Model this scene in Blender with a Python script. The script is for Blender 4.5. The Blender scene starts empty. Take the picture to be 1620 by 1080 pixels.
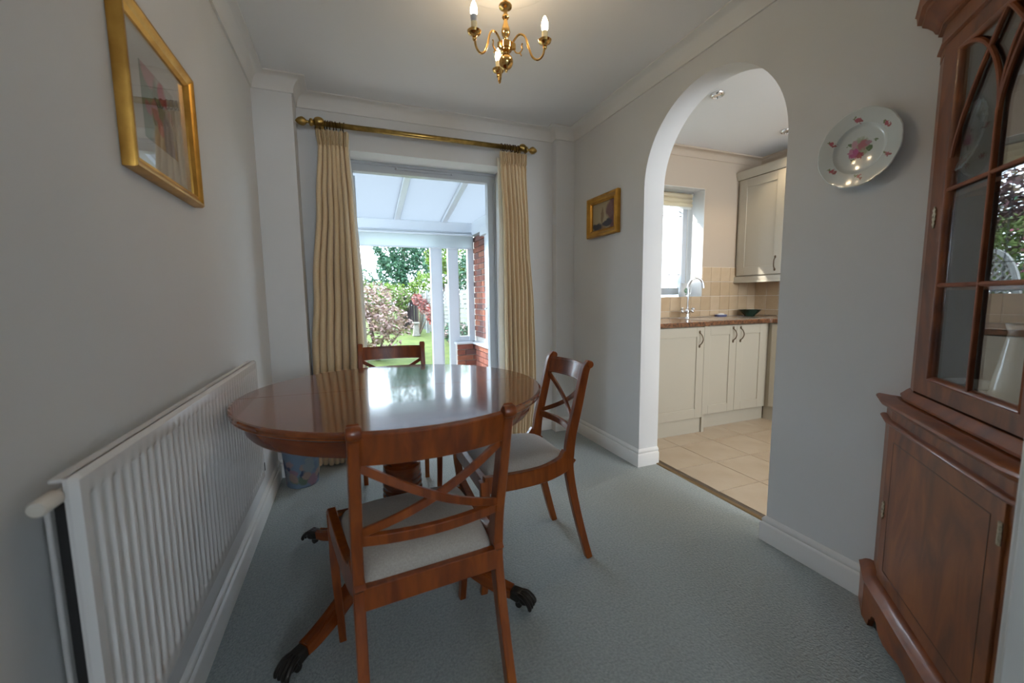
import bpy, bmesh, math, random
from mathutils import Vector, Matrix
from math import sin, cos, pi, radians, sqrt
random.seed(4)
SC = bpy.context.scene
COL = SC.collection

# ------------------------------------------------------------------ camera, world, sun, exposure
CAM_H = 1.1232
cam_d = bpy.data.cameras.new('camera'); cam = bpy.data.objects.new('camera', cam_d); COL.objects.link(cam)
SC.camera = cam
cam_d.sensor_width = 36; cam_d.lens = 651.48 / 1620 * 36; cam_d.clip_start = .02; cam_d.clip_end = 300
cam_d.dof.use_dof = True; cam_d.dof.focus_distance = 2.1; cam_d.dof.aperture_fstop = 2.8
_y, _p, _r = .3721, .1073, -.0122
_F = Vector((sin(_y) * cos(_p), cos(_y) * cos(_p), -sin(_p)))
_R = Vector((cos(_y), -sin(_y), 0)); _U = _R.cross(_F)
_m = Matrix.Identity(3)
ax = _R * cos(_r) + _U * sin(_r); ay = _U * cos(_r) - _R * sin(_r)
for i in range(3):
    _m[i][0] = ax[i]; _m[i][1] = ay[i]; _m[i][2] = -_F[i]
cam.matrix_world = Matrix.Translation((0, 0, CAM_H)) @ _m.to_4x4()

SC.view_settings.view_transform = 'Standard'; SC.view_settings.look = 'None'
SC.view_settings.gamma = 1; SC.view_settings.use_curve_mapping = False
SC.view_settings.exposure = 1.42
SC.cycles.use_denoising = True
SC.cycles.max_bounces = 14; SC.cycles.diffuse_bounces = 7; SC.cycles.glossy_bounces = 5
SC.cycles.transmission_bounces = 8; SC.cycles.transparent_max_bounces = 16
SC.cycles.sample_clamp_indirect = 6; SC.cycles.caustics_reflective = False; SC.cycles.caustics_refractive = False

W = bpy.data.worlds.new('world'); SC.world = W; W.use_nodes = True
wn = W.node_tree; bg = wn.nodes['Background']
bg.inputs['Color'].default_value = (.70, .85, 1.0, 1); bg.inputs['Strength'].default_value = 4.8

def lamp(name, kind, loc, energy, col, target=None, **kw):
    d = bpy.data.lights.new(name, kind); d.energy = energy; d.color = col
    for k, v in kw.items(): setattr(d, k, v)
    o = bpy.data.objects.new(name, d); COL.objects.link(o); o.location = loc
    if target is not None:
        o.rotation_euler = (Vector(target) - Vector(loc)).to_track_quat('-Z', 'Y').to_euler()
    return o
lamp('sun', 'SUN', (0, 0, 8), 3.2, (1, .95, .86), target=(9.5, -6.2, 0), angle=radians(1.0))
# added fill lamp in the unseen living room behind the camera
lamp('living_room_fill_light', 'AREA', (.3, -3.3, 1.5), 4, (1, .97, .93), target=(.3, 0, 1.4), shape='RECTANGLE', size=1.0, size_y=.9)
# added fill lamp in the unseen near end of the kitchen, brightens the cabinets
lamp('kitchen_fill_light', 'AREA', (2.4, -.95, 1.75), 14, (1, .95, .88), target=(3.7, 2.6, 1.7), shape='RECTANGLE', size=1.4, size_y=1.1)

# ------------------------------------------------------------------ materials
def nd(t, kind, **kw):
    n = t.nodes.new(kind)
    for k, v in kw.items():
        if k.startswith('i_'): n.inputs[k[2:].replace('_', ' ')].default_value = v
        else: setattr(n, k, v)
    return n
def c4(c): return (c[0], c[1], c[2], 1)
def mat(name, col, rough=.5, metal=0, noise=0, nscale=8, bump=0, bscale=60, bdist=.002, coat=0, col2=None, stretch=(1, 1, 1), emit=None, estr=0, spec=.5, sheen=0):
    m = bpy.data.materials.new(name); m.use_nodes = True; t = m.node_tree
    b = t.nodes['Principled BSDF']
    b.inputs['Base Color'].default_value = c4(col); b.inputs['Roughness'].default_value = rough
    b.inputs['Metallic'].default_value = metal; b.inputs['Coat Weight'].default_value = coat
    b.inputs['Coat Roughness'].default_value = .06; b.inputs['Specular IOR Level'].default_value = spec
    if sheen: b.inputs['Sheen Weight'].default_value = sheen
    tc = nd(t, 'ShaderNodeTexCoord'); mp = nd(t, 'ShaderNodeMapping'); mp.inputs['Scale'].default_value = stretch
    t.links.new(tc.outputs['Object'], mp.inputs['Vector'])
    if col2 is None and noise: col2 = tuple(max(0, c * (1 - noise)) for c in col)
    if col2 is not None:
        n = nd(t, 'ShaderNodeTexNoise', i_Scale=nscale, i_Detail=5.0); t.links.new(mp.outputs['Vector'], n.inputs['Vector'])
        r = nd(t, 'ShaderNodeMapRange'); r.inputs['From Min'].default_value = .32; r.inputs['From Max'].default_value = .68
        t.links.new(n.outputs['Fac'], r.inputs['Value'])
        x = nd(t, 'ShaderNodeMix', data_type='RGBA'); x.inputs[6].default_value = c4(col); x.inputs[7].default_value = c4(col2)
        t.links.new(r.outputs['Result'], x.inputs[0]); t.links.new(x.outputs[2], b.inputs['Base Color'])
    if bump:
        n = nd(t, 'ShaderNodeTexNoise', i_Scale=bscale, i_Detail=4.0); t.links.new(mp.outputs['Vector'], n.inputs['Vector'])
        u = nd(t, 'ShaderNodeBump', i_Strength=bump, i_Distance=bdist); t.links.new(n.outputs['Fac'], u.inputs['Height'])
        t.links.new(u.outputs['Normal'], b.inputs['Normal'])
    if emit: b.inputs['Emission Color'].default_value = c4(emit); b.inputs['Emission Strength'].default_value = estr
    return m
def wood(name, a, b_, c_, rough=.3, coat=.3, axis=(1, 12, 12), scale=3, fig=0):
    m = bpy.data.materials.new(name); m.use_nodes = True; t = m.node_tree; b = t.nodes['Principled BSDF']
    tc = nd(t, 'ShaderNodeTexCoord'); mp = nd(t, 'ShaderNodeMapping'); mp.inputs['Scale'].default_value = axis
    t.links.new(tc.outputs['Object'], mp.inputs['Vector'])
    n = nd(t, 'ShaderNodeTexNoise', i_Scale=scale, i_Detail=6.0, i_Distortion=.6 + fig); t.links.new(mp.outputs['Vector'], n.inputs['Vector'])
    n2 = nd(t, 'ShaderNodeTexNoise', i_Scale=1.7, i_Detail=2.0); t.links.new(tc.outputs['Object'], n2.inputs['Vector'])
    ad = nd(t, 'ShaderNodeMath', operation='MULTIPLY_ADD'); ad.inputs[1].default_value = .6; t.links.new(n.outputs['Fac'], ad.inputs[0])
    ml = nd(t, 'ShaderNodeMath', operation='MULTIPLY'); ml.inputs[1].default_value = .4; t.links.new(n2.outputs['Fac'], ml.inputs[0]); t.links.new(ml.outputs[0], ad.inputs[2])
    cr = nd(t, 'ShaderNodeValToRGB'); e = cr.color_ramp.elements
    e[0].position = .34; e[0].color = c4(c_); e[1].position = .66; e[1].color = c4(a)
    k = cr.color_ramp.elements.new(.5); k.color = c4(b_)
    t.links.new(ad.outputs[0], cr.inputs['Fac']); t.links.new(cr.outputs['Color'], b.inputs['Base Color'])
    b.inputs['Roughness'].default_value = rough; b.inputs['Coat Weight'].default_value = coat; b.inputs['Coat Roughness'].default_value = .05
    return m
def blobs(name, base, items, rough=.6, distort=.0, dscale=30, axes='yz', coat=0, grain=0):
    """flat print: soft-edged coloured patches at object coordinates (u, v, r, colour)"""
    m = bpy.data.materials.new(name); m.use_nodes = True; t = m.node_tree; b = t.nodes['Principled BSDF']
    b.inputs['Roughness'].default_value = rough; b.inputs['Coat Weight'].default_value = coat
    tc = nd(t, 'ShaderNodeTexCoord'); vec = tc.outputs['Object']
    if distort:
        n = nd(t, 'ShaderNodeTexNoise', i_Scale=dscale, i_Detail=3.0); t.links.new(vec, n.inputs['Vector'])
        s = nd(t, 'ShaderNodeVectorMath', operation='SUBTRACT'); s.inputs[1].default_value = (.5, .5, .5); t.links.new(n.outputs['Color'], s.inputs[0])
        q = nd(t, 'ShaderNodeVectorMath', operation='MULTIPLY_ADD'); q.inputs[1].default_value = (distort,) * 3
        t.links.new(s.outputs[0], q.inputs[0]); t.links.new(vec, q.inputs[2]); vec = q.outputs[0]
    f = nd(t, 'ShaderNodeVectorMath', operation='MULTIPLY'); f.inputs[1].default_value = {'yz': (0, 1, 1), 'xz': (1, 0, 1), 'xy': (1, 1, 0), 'xyz': (1, 1, 1)}[axes]
    t.links.new(vec, f.inputs[0]); vec = f.outputs[0]
    cur = None
    for it in items:
        p, r, col = it[0], it[1], it[2]; sy = it[3] if len(it) > 3 else 1
        P = {'yz': lambda a: (0, a[0], a[1]), 'xz': lambda a: (a[0], 0, a[1]), 'xy': lambda a: (a[0], a[1], 0), 'xyz': lambda a: a}[axes](p)
        d0 = nd(t, 'ShaderNodeVectorMath', operation='SUBTRACT'); d0.inputs[1].default_value = P; t.links.new(vec, d0.inputs[0])
        d1 = nd(t, 'ShaderNodeVectorMath', operation='MULTIPLY'); d1.inputs[1].default_value = (1, 1, 1 / sy); t.links.new(d0.outputs[0], d1.inputs[0])
        d2 = nd(t, 'ShaderNodeVectorMath', operation='LENGTH'); t.links.new(d1.outputs[0], d2.inputs[0])
        mr = nd(t, 'ShaderNodeMapRange'); mr.inputs['From Min'].default_value = r; mr.inputs['From Max'].default_value = r * .7
        t.links.new(d2.outputs['Value'], mr.inputs['Value'])
        x = nd(t, 'ShaderNodeMix', data_type='RGBA'); t.links.new(mr.outputs['Result'], x.inputs[0]); x.inputs[7].default_value = c4(col)
        if cur is None: x.inputs[6].default_value = c4(base)
        else: t.links.new(cur, x.inputs[6])
        cur = x.outputs[2]
    t.links.new(cur, b.inputs['Base Color'])
    return m
def glass(name, tint=(1, 1, 1), f0=.03, rough=0, dens=0.0):
    """thin clear pane: fresnel mix of clear transmission and mirror"""
    m = bpy.data.materials.new(name); m.use_nodes = True; t = m.node_tree
    t.nodes.remove(t.nodes['Principled BSDF']); o = t.nodes['Material Output']
    tr = nd(t, 'ShaderNodeBsdfTransparent'); tr.inputs['Color'].default_value = c4(tint)
    gl = nd(t, 'ShaderNodeBsdfGlossy'); gl.inputs['Roughness'].default_value = rough
    lw_ = nd(t, 'ShaderNodeLayerWeight'); lw_.inputs['Blend'].default_value = .5
    pw = nd(t, 'ShaderNodeMath', operation='POWER'); pw.inputs[1].default_value = 5; t.links.new(lw_.outputs['Facing'], pw.inputs[0])
    ma = nd(t, 'ShaderNodeMath', operation='MULTIPLY_ADD'); ma.inputs[1].default_value = 1 - f0; ma.inputs[2].default_value = f0; t.links.new(pw.outputs[0], ma.inputs[0])
    mx = nd(t, 'ShaderNodeMixShader')
    t.links.new(ma.outputs[0], mx.inputs[0]); t.links.new(tr.outputs[0], mx.inputs[1]); t.links.new(gl.outputs[0], mx.inputs[2]); t.links.new(mx.outputs[0], o.inputs['Surface'])
    return m
def translucent(name, col, trans=.6, rough=.5, clear=0, ribs=0):
    m = bpy.data.materials.new(name); m.use_nodes = True; t = m.node_tree
    t.nodes.remove(t.nodes['Principled BSDF']); o = t.nodes['Material Output']
    a = nd(t, 'ShaderNodeBsdfDiffuse'); b = nd(t, 'ShaderNodeBsdfTranslucent'); a.inputs[0].default_value = c4(col); b.inputs[0].default_value = c4(col)
    if ribs:
        tc = nd(t, 'ShaderNodeTexCoord'); w = nd(t, 'ShaderNodeTexWave', i_Scale=ribs); w.bands_direction = 'X'; t.links.new(tc.outputs['Object'], w.inputs['Vector'])
        mr = nd(t, 'ShaderNodeMapRange'); mr.inputs['To Min'].default_value = .84; mr.inputs['To Max'].default_value = 1; t.links.new(w.outputs['Fac'], mr.inputs['Value'])
        vm = nd(t, 'ShaderNodeVectorMath', operation='SCALE'); vm.inputs[0].default_value = col; t.links.new(mr.outputs[0], vm.inputs['Scale'])
        t.links.new(vm.outputs[0], b.inputs[0])
    mx = nd(t, 'ShaderNodeMixShader'); mx.inputs[0].default_value = trans
    t.links.new(a.outputs[0], mx.inputs[1]); t.links.new(b.outputs[0], mx.inputs[2]); cur = mx
    if clear:
        tr = nd(t, 'ShaderNodeBsdfTransparent'); m2 = nd(t, 'ShaderNodeMixShader'); m2.inputs[0].default_value = clear
        t.links.new(mx.outputs[0], m2.inputs[1]); t.links.new(tr.outputs[0], m2.inputs[2]); cur = m2
    t.links.new(cur.outputs[0], o.inputs['Surface'])
    return m

M = {}
M['wall'] = mat('wall_paint', (.69, .688, .682), .85, noise=.03, nscale=3, bump=.12, bscale=220, bdist=.0006)
M['kwall'] = mat('kitchen_paint', (.50, .415, .325), .8)
M['ceil'] = mat('ceiling_paint', (.76, .765, .77), .85, bump=.06, bscale=150, bdist=.0006)
M['cove'] = mat('cove_paint', (.74, .73, .71), .7)
M['gloss'] = mat('white_gloss_paint', (.74, .73, .71), .28)
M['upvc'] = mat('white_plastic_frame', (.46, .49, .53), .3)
M['carpet'] = mat('carpet_pile', (.37, .405, .395), .95, col2=(.265, .30, .295), nscale=110, bump=.9, bscale=130, bdist=.008, sheen=.2, spec=.1)
M['wood'] = wood('yew_chair_wood', (.34, .086, .008), (.24, .052, .005), (.13, .023, .003), .34, .2, (6, 6, 1), 5)
M['top'] = wood('mahogany_table_top', (.30, .080, .013), (.20, .046, .007), (.11, .023, .004), .12, .55, (1.2, 9, 9), 2.6)
M['apron'] = wood('mahogany_apron', (.26, .058, .008), (.18, .036, .005), (.11, .020, .0035), .25, .4, (2, 2, 9), 3)
M['cab'] = wood('cabinet_wood', (.27, .080, .013), (.17, .046, .008), (.075, .020, .004), .42, .12, (3, 3, 1.0), 2.6, 2.0)
M['cabtrim'] = wood('cabinet_trim_wood', (.30, .078, .010), (.20, .048, .006), (.10, .021, .004), .36, .2, (5, 5, 5), 2)
M['seat'] = mat('cream_weave_fabric', (.44, .395, .34), .95, col2=(.36, .32, .275), nscale=260, bump=.5, bscale=700, bdist=.001, sheen=.3, spec=.15)
M['brass'] = mat('polished_brass', (.80, .50, .18), .14, 1)
M['brassdk'] = mat('antique_brass', (.55, .37, .12), .30, 1, noise=.4, nscale=30)
M['ring'] = mat('dark_bronze_ring', (.10, .055, .02), .35, .9)
M['escut'] = mat('worn_brass', (.62, .55, .40), .4, 1, noise=.4, nscale=200)
M['paw'] = mat('dark_bronze_caster', (.05, .045, .04), .35, .8)
M['gilt'] = mat('gilt_frame', (.66, .37, .08), .34, .85, col2=(.45, .23, .045), nscale=14, bump=.25, bscale=50)
M['radw'] = mat('white_radiator_enamel', (.72, .70, .68), .27)
M['dark'] = mat('dark_gap', (.03, .03, .03), .8)
M['valve'] = mat('cream_plastic', (.72, .66, .58), .45)
M['candle'] = mat('cream_candle_tube', (.66, .58, .38), .5)
M['bulb'] = mat('lit_bulb', (1, .9, .7), .2, emit=(1, .80, .52), estr=14)
M['bulbw'] = mat('bulb_base', (.6, .6, .62), .35)
M['curt'] = mat('cream_linen_curtain', (.72, .56, .35), .9, noise=.12, nscale=200, bump=.3, bscale=500, bdist=.0006, sheen=.2, spec=.2)
M['lining'] = translucent('white_curtain_lining', (.85, .84, .80), .35)
M['glass'] = glass('clear_glass')
M['cglass'] = glass('cabinet_glass', (.93, .95, .95), .13)
M['pglass'] = glass('picture_glass', (.97, .97, .97), .10)
M['brick'] = mat('red_brick', (.20, .062, .036), .85, col2=(.14, .045, .032), nscale=14, bump=.6, bscale=90, bdist=.003)
M['brick2'] = mat('dark_red_brick', (.13, .05, .038), .85, col2=(.09, .042, .038), nscale=14, bump=.6, bscale=90, bdist=.003)
M['brick3'] = mat('orange_brick', (.25, .085, .045), .85, col2=(.18, .065, .038), nscale=14, bump=.6, bscale=90, bdist=.003)
M['mortar'] = mat('mortar', (.40, .38, .35), .95)
M['poly'] = translucent('polycarbonate_sheet', (.315, .33, .345), .8, clear=.01, ribs=62)
M['blindf'] = translucent('white_blind_fabric', (.60, .64, .65), .6)
M['blindc'] = translucent('cream_blind_fabric', (.80, .72, .56), .4)
M['tilef'] = mat('cream_stone_tile', (.44, .355, .265), .14, col2=(.39, .305, .22), nscale=5, coat=.2)
M['grout'] = mat('dark_grout', (.10, .075, .055), .9)
M['tilew'] = mat('honey_wall_tile', (.56, .42, .27), .25, col2=(.50, .37, .235), nscale=7, bump=.1, bscale=20)
M['tilew2'] = mat('pale_honey_wall_tile', (.62, .48, .33), .25, col2=(.54, .41, .27), nscale=7, bump=.1, bscale=20)
M['groutw'] = mat('pale_grout', (.80, .75, .66), .85)
M['granite'] = mat('brown_granite_laminate', (.24, .105, .05), .14, col2=(.045, .028, .02), nscale=65, coat=.3)
M['cream'] = mat('cream_cabinet_paint', (.43, .395, .32), .42)
M['chrome'] = mat('chrome', (.75, .77, .8), .08, 1)
M['steel'] = mat('brushed_steel', (.7, .7, .7), .25, 1)
M['bronze'] = mat('antique_bronze_handle', (.12, .085, .055), .38, .9)
M['thresh'] = mat('brass_threshold', (.20, .13, .06), .45, .7)
M['lead'] = mat('lead_strip', (.10, .11, .12), .5, .5)
M['card'] = mat('ivory_mount', (.78, .77, .72), .8)
M['ceramic'] = mat('green_ceramic', (.03, .07, .05), .15, coat=.5, noise=.4)
M['white'] = mat('white_porcelain', (.78, .80, .80), .1, coat=.4)
M['bluesoap'] = mat('blue_dish', (.20, .22, .42), .25)
M['stone'] = mat('weathered_stone', (.22, .205, .175), .9, noise=.3, nscale=20)
M['grass'] = mat('lawn_grass', (.10, .125, .038), .9, col2=(.06, .085, .026), nscale=3.2, bump=.9, bscale=60, bdist=.03, spec=.1)
M['fencedk'] = mat('dark_stained_fence', (.035, .022, .026), .8)
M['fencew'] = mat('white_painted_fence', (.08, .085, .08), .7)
M['trel'] = mat('white_trellis_paint', (.26, .27, .27), .7)
M['bark'] = mat('bark', (.09, .065, .045), .9)
def leafm(n, a, b): return mat(n, a, .7, col2=b, nscale=5, spec=.2)
M['lf_pink'] = leafm('pink_brown_leaf', (0.209, 0.110, 0.105), (0.132, 0.121, 0.050)); M['lf_pale'] = leafm('pale_pink_flower', (0.312, 0.240, 0.228), (0.252, 0.156, 0.132))
M['lf_con'] = leafm('conifer_leaf', (0.022, 0.064, 0.041), (0.045, 0.098, 0.056)); M['lf_bush'] = leafm('bush_leaf', (0.038, 0.090, 0.053), (0.068, 0.135, 0.068))
M['lf_yel'] = leafm('lime_leaf', (0.150, 0.216, 0.018), (0.078, 0.156, 0.018)); M['lf_red'] = leafm('red_leaf', (0.300, 0.054, 0.042), (0.276, 0.120, 0.114))
M['lf_mid'] = leafm('fresh_leaf', (0.066, 0.126, 0.021), (0.132, 0.168, 0.054)); M['lf_plum'] = leafm('plum_leaf', (0.096, 0.040, 0.048), (0.056, 0.040, 0.040))
M['lf_rose'] = leafm('rose_petal', (0.455, 0.070, 0.196), (0.434, 0.154, 0.252))

# ------------------------------------------------------------------ mesh helpers
class MB:
    def __init__(s): s.v = []; s.f = []
    def add(s, v, f):
        o = len(s.v); s.v += [tuple(p) for p in v]; s.f += [tuple(i + o for i in q) for q in f]; return s
    def box(s, x0, x1, y0, y1, z0, z1):
        v = [(x, y, z) for z in (z0, z1) for y in (y0, y1) for x in (x0, x1)]
        return s.add(v, [(0, 2, 3, 1), (4, 5, 7, 6), (0, 1, 5, 4), (2, 6, 7, 3), (0, 4, 6, 2), (1, 3, 7, 5)])
    def xf(s, m, start=0):
        s.v[start:] = [tuple(m @ Vector(p)) for p in s.v[start:]]; return s
    def mark(s): return len(s.v)
    def prism(s, poly, h0, h1, m=None):
        """poly (a,b) extruded along third axis from h0 to h1, mapped by m"""
        n = len(poly); st = s.mark()
        s.add([(a, b, h0) for a, b in poly] + [(a, b, h1) for a, b in poly],
              [tuple(range(n))[::-1], tuple(range(n, 2 * n))] + [(i, (i + 1) % n, n + (i + 1) % n, n + i) for i in range(n)])
        if m is not None: s.xf(m, st)
        return s
    def tube(s, pts, r, n=10, closed=False, sq=None, caps=True):
        pts = [Vector(p) for p in pts]; N = len(pts)
        rs = r if isinstance(r, (list, tuple)) else [r] * N
        T = []
        for i in range(N):
            a = pts[(i - 1) % N] if closed or i else pts[0]; b = pts[(i + 1) % N] if closed or i < N - 1 else pts[-1]
            T.append((b - a).normalized())
        u = T[0].orthogonal().normalized() if sq is None else (Vector(sq) - T[0] * T[0].dot(Vector(sq))).normalized()
        vs = []
        for i in range(N):
            u = (u - T[i] * T[i].dot(u)).normalized(); w = T[i].cross(u)
            for k in range(n):
                a = 2 * pi * k / n; vs.append(pts[i] + (u * cos(a) + w * sin(a)) * rs[i])
        fs = []
        for i in range(N if closed else N - 1):
            j = (i + 1) % N
            for k in range(n): fs.append((i * n + k, i * n + (k + 1) % n, j * n + (k + 1) % n, j * n + k))
        if not closed and caps: fs += [tuple(range(n))[::-1], tuple(range((N - 1) * n, N * n))]
        return s.add(vs, fs)
    def bar(s, pts, w, t, side, ch=.25):
        """rectangular chamfered section swept along pts; w along `side`, t across"""
        pts = [Vector(p) for p in pts]; N = len(pts); side = Vector(side).normalized()
        ws = w if isinstance(w, (list, tuple)) else [w] * N; ts = t if isinstance(t, (list, tuple)) else [t] * N
        vs = []
        for i in range(N):
            T = (pts[min(i + 1, N - 1)] - pts[max(i - 1, 0)]).normalized(); sd = (side - T * T.dot(side)).normalized(); nn = T.cross(sd)
            a, b = ws[i] / 2, ts[i] / 2; c = min(a, b) * ch
            for p, q in ((a, -b + c), (a, b - c), (a - c, b), (-a + c, b), (-a, b - c), (-a, -b + c), (-a + c, -b), (a - c, -b)):
                vs.append(pts[i] + sd * p + nn * q)
        fs = [(i * 8 + k, i * 8 + (k + 1) % 8, (i + 1) * 8 + (k + 1) % 8, (i + 1) * 8 + k) for i in range(N - 1) for k in range(8)]
        fs += [tuple(range(8))[::-1], tuple(range((N - 1) * 8, N * 8))]
        return s.add(vs, fs)
    def lathe(s, prof, n=32, m=None, fr=None):
        st = s.mark(); vs = []
        for i, (r, z) in enumerate(prof):
            for k in range(n):
                a = 2 * pi * k / n; rr = r * (fr(a, i) if fr else 1); vs.append((rr * cos(a), rr * sin(a), z))
        fs = [(i * n + k, i * n + (k + 1) % n, (i + 1) * n + (k + 1) % n, (i + 1) * n + k) for i in range(len(prof) - 1) for k in range(n)]
        if prof[0][0] > 1e-6: fs.append(tuple(range(n))[::-1])
        if prof[-1][0] > 1e-6: fs.append(tuple(range((len(prof) - 1) * n, len(prof) * n)))
        s.add(vs, fs)
        if m is not None: s.xf(m, st)
        return s
    def sweep(s, path, prof, closed=False, m=None, open_prof=False):
        """mitred moulding: 2-D path, profile (offset to the LEFT of travel, height)"""
        st = s.mark(); P = [Vector((p[0], p[1])) for p in path]; N = len(P); K = len(prof); vs = []
        for i in range(N):
            d0 = (P[i] - P[i - 1]).normalized() if (closed or i) else None
            d1 = (P[(i + 1) % N] - P[i]).normalized() if (closed or i < N - 1) else None
            if d0 is None: d0 = d1
            if d1 is None: d1 = d0
            n0 = Vector((-d0.y, d0.x)); n1 = Vector((-d1.y, d1.x)); q = (n0 + n1); q = q / max(q.length_squared, 1e-6) * 2
            for a, b in prof: vs.append((P[i].x + q.x * a, P[i].y + q.y * a, b))
        fs = []
        for i in range(N if closed else N - 1):
            j = (i + 1) % N
            for k in range(K if not open_prof else K - 1): fs.append((i * K + k, j * K + k, j * K + (k + 1) % K, i * K + (k + 1) % K))
        if not closed and not open_prof: fs += [tuple(range(K)), tuple(range((N - 1) * K, N * K))[::-1]]
        s.add(vs, fs)
        if m is not None: s.xf(m, st)
        return s
    def grid(s, fn, nu, nv):
        return s.add([fn(i / nu, j / nv) for j in range(nv + 1) for i in range(nu + 1)],
                     [(j * (nu + 1) + i, j * (nu + 1) + i + 1, (j + 1) * (nu + 1) + i + 1, (j + 1) * (nu + 1) + i) for j in range(nv) for i in range(nu)])
    def ball(s, c, r, nu=16, nv=10, sc=(1, 1, 1)):
        return s.lathe([(max(1e-7, r * sin(pi * i / nv)), -r * cos(pi * i / nv)) for i in range(nv + 1)], nu, Matrix.Translation(c) @ Matrix.Diagonal((*sc, 1)))

def obj(name, mb, m, parent=None, kind=None, label=None, smooth=True, bevel=0, solid=0, recalc=True, seg=2, subdiv=0):
    me = bpy.data.meshes.new(name); off = Vector((0, 0, 0))
    if parent is not None and parent.get('world', 1):
        q = parent
        while q is not None: off = off + Vector(q.location); q = q.parent
    me.from_pydata([tuple(Vector(p) - off) for p in mb.v], [], mb.f)
    if recalc or smooth:
        bm = bmesh.new(); bm.from_mesh(me)
        if recalc: bmesh.ops.recalc_face_normals(bm, faces=bm.faces)
        if smooth:
            for f in bm.faces: f.smooth = len(f.verts) < 20
            for e in bm.edges:
                if len(e.link_faces) == 2 and e.calc_face_angle(0) > .6: e.smooth = False
        bm.to_mesh(me); bm.free()
    for mm in (m if isinstance(m, (list, tuple)) else [m]): me.materials.append(mm)
    o = bpy.data.objects.new(name, me); COL.objects.link(o)
    if parent is not None: o.parent = parent
    if kind: o['kind'] = kind
    if label: o['label'] = label
    if solid: q = o.modifiers.new('s', 'SOLIDIFY'); q.thickness = solid; q.offset = 0
    if bevel:
        q = o.modifiers.new('b', 'BEVEL'); q.width = bevel; q.segments = seg; q.limit_method = 'ANGLE'; q.angle_limit = radians(40); q.harden_normals = False
    if subdiv: q = o.modifiers.new('ss', 'SUBSURF'); q.levels = subdiv; q.render_levels = subdiv
    return o
def thing(name, label, cat, loc=(0, 0, 0), rz=0, group=None, world=True):
    o = bpy.data.objects.new(name, None); COL.objects.link(o); o.location = loc; o.rotation_euler = (0, 0, rz)
    o.empty_display_size = .1; o['label'] = label; o['category'] = cat
    if group: o['group'] = group
    if not world: o['world'] = 0
    return o
def tag(o, label, cat, group=None, kind=None):
    o['label'] = label; o['category'] = cat
    if group: o['group'] = group
    if kind: o['kind'] = kind
    return o
def struct(name, mb, m, parent=None, **kw):
    o = obj(name, mb, m, parent, **kw); o['kind'] = 'structure'; return o
def frame_struct(name, loc=(0, 0, 0)):
    o = bpy.data.objects.new(name, None); COL.objects.link(o); o.location = loc; o['kind'] = 'structure'; o.empty_display_size = .1; return o
def linkcopy(src, parent=None, loc=None, name=None):
    c = src.copy(); COL.objects.link(c)
    if parent is not None: c.parent = parent
    if loc is not None: c.location = loc
    return c
def lerp(a, b, t): return a + (b - a) * t
def smooth_pts(pts, n=6):
    """Catmull-Rom through pts"""
    P = [Vector(p) for p in pts]; P = [P[0] * 2 - P[1]] + P + [P[-1] * 2 - P[-2]]; out = []
    for i in range(1, len(P) - 2):
        for k in range(n):
            t = k / n; a, b, c, d = P[i - 1], P[i], P[i + 1], P[i + 2]
            out.append(.5 * ((2 * b) + (c - a) * t + (2 * a - 5 * b + 4 * c - d) * t * t + (3 * b - a - 3 * c + d) * t ** 3))
    return out + [P[-2]]
def rect_holes(u0, u1, v0, v1, holes):
    us = sorted({u0, u1, *[h[0] for h in holes], *[h[1] for h in holes]}); vs = sorted({v0, v1, *[h[2] for h in holes], *[h[3] for h in holes]})
    out = []
    for i in range(len(us) - 1):
        for j in range(len(vs) - 1):
            cu, cv = (us[i] + us[i + 1]) / 2, (vs[j] + vs[j + 1]) / 2
            if not any(h[0] < cu < h[1] and h[2] < cv < h[3] for h in holes): out.append((us[i], us[i + 1], vs[j], vs[j + 1]))
    return out

# ------------------------------------------------------------------ the setting
XL, XR, XRK = -.4735, 1.726, 1.878
YB, YBO, YP, YQ = 3.077, 3.357, 2.888, 3.004
XP, XQ = -.262, 1.565
YF = .287
ZC, ZK = 2.425, 2.455
XK = 3.90
DX0, DX1, DZ = .0, 1.15, 2.116
WX0, WX1, WZ0, WZ1 = 1.98, 3.18, 1.106, 2.116

struct('floor', MB().box(-2.6, 1.886, -3.4, 3.36, -.12, 0), M['carpet'], smooth=False)
struct('ceiling', MB().box(-2.6, XR + .05, -3.4, YBO, ZC, ZC + .12), M['ceil'], smooth=False)
struct('ceiling_kitchen', MB().box(XR + .05, XK + .15, -1.2, YBO, ZK, ZK + .12), M['ceil'], smooth=False)
struct('wall_left', MB().box(XL - .12, XL, YF, YBO, 0, ZC), M['wall'], smooth=False)
mb = MB()
for a in rect_holes(XL - .12, XRK, -.12, ZC, [(DX0, DX1, -.2, DZ)]): mb.box(a[0], a[1], YB, YBO, a[2], a[3])
mb.box(XL, XP, YP, YB, 0, ZC); mb.box(XQ, XR, YQ, YB, 0, ZC)
struct('wall_back', mb, M['wall'], smooth=False)
mb = MB()
for a in rect_holes(XRK, XK + .15, -.12, ZK, [(WX0, WX1, WZ0, WZ1)]): mb.box(a[0], a[1], YB, YBO, a[2], a[3])
struct('wall_kitchen_back', mb, M['kwall'], smooth=False)
struct('wall_kitchen_right', MB().box(XK, XK + .15, -1.2, YB, -.12, ZK), M['kwall'], smooth=False)
mb = MB()
for a in rect_holes(XRK, XK + .15, -.12, ZK, [(2.2, 3.6, 1.1, 2.2)]): mb.box(a[0], a[1], -1.2, -1.1, a[2], a[3])
struct('wall_kitchen_front', mb, M['kwall'], smooth=False)
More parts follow.
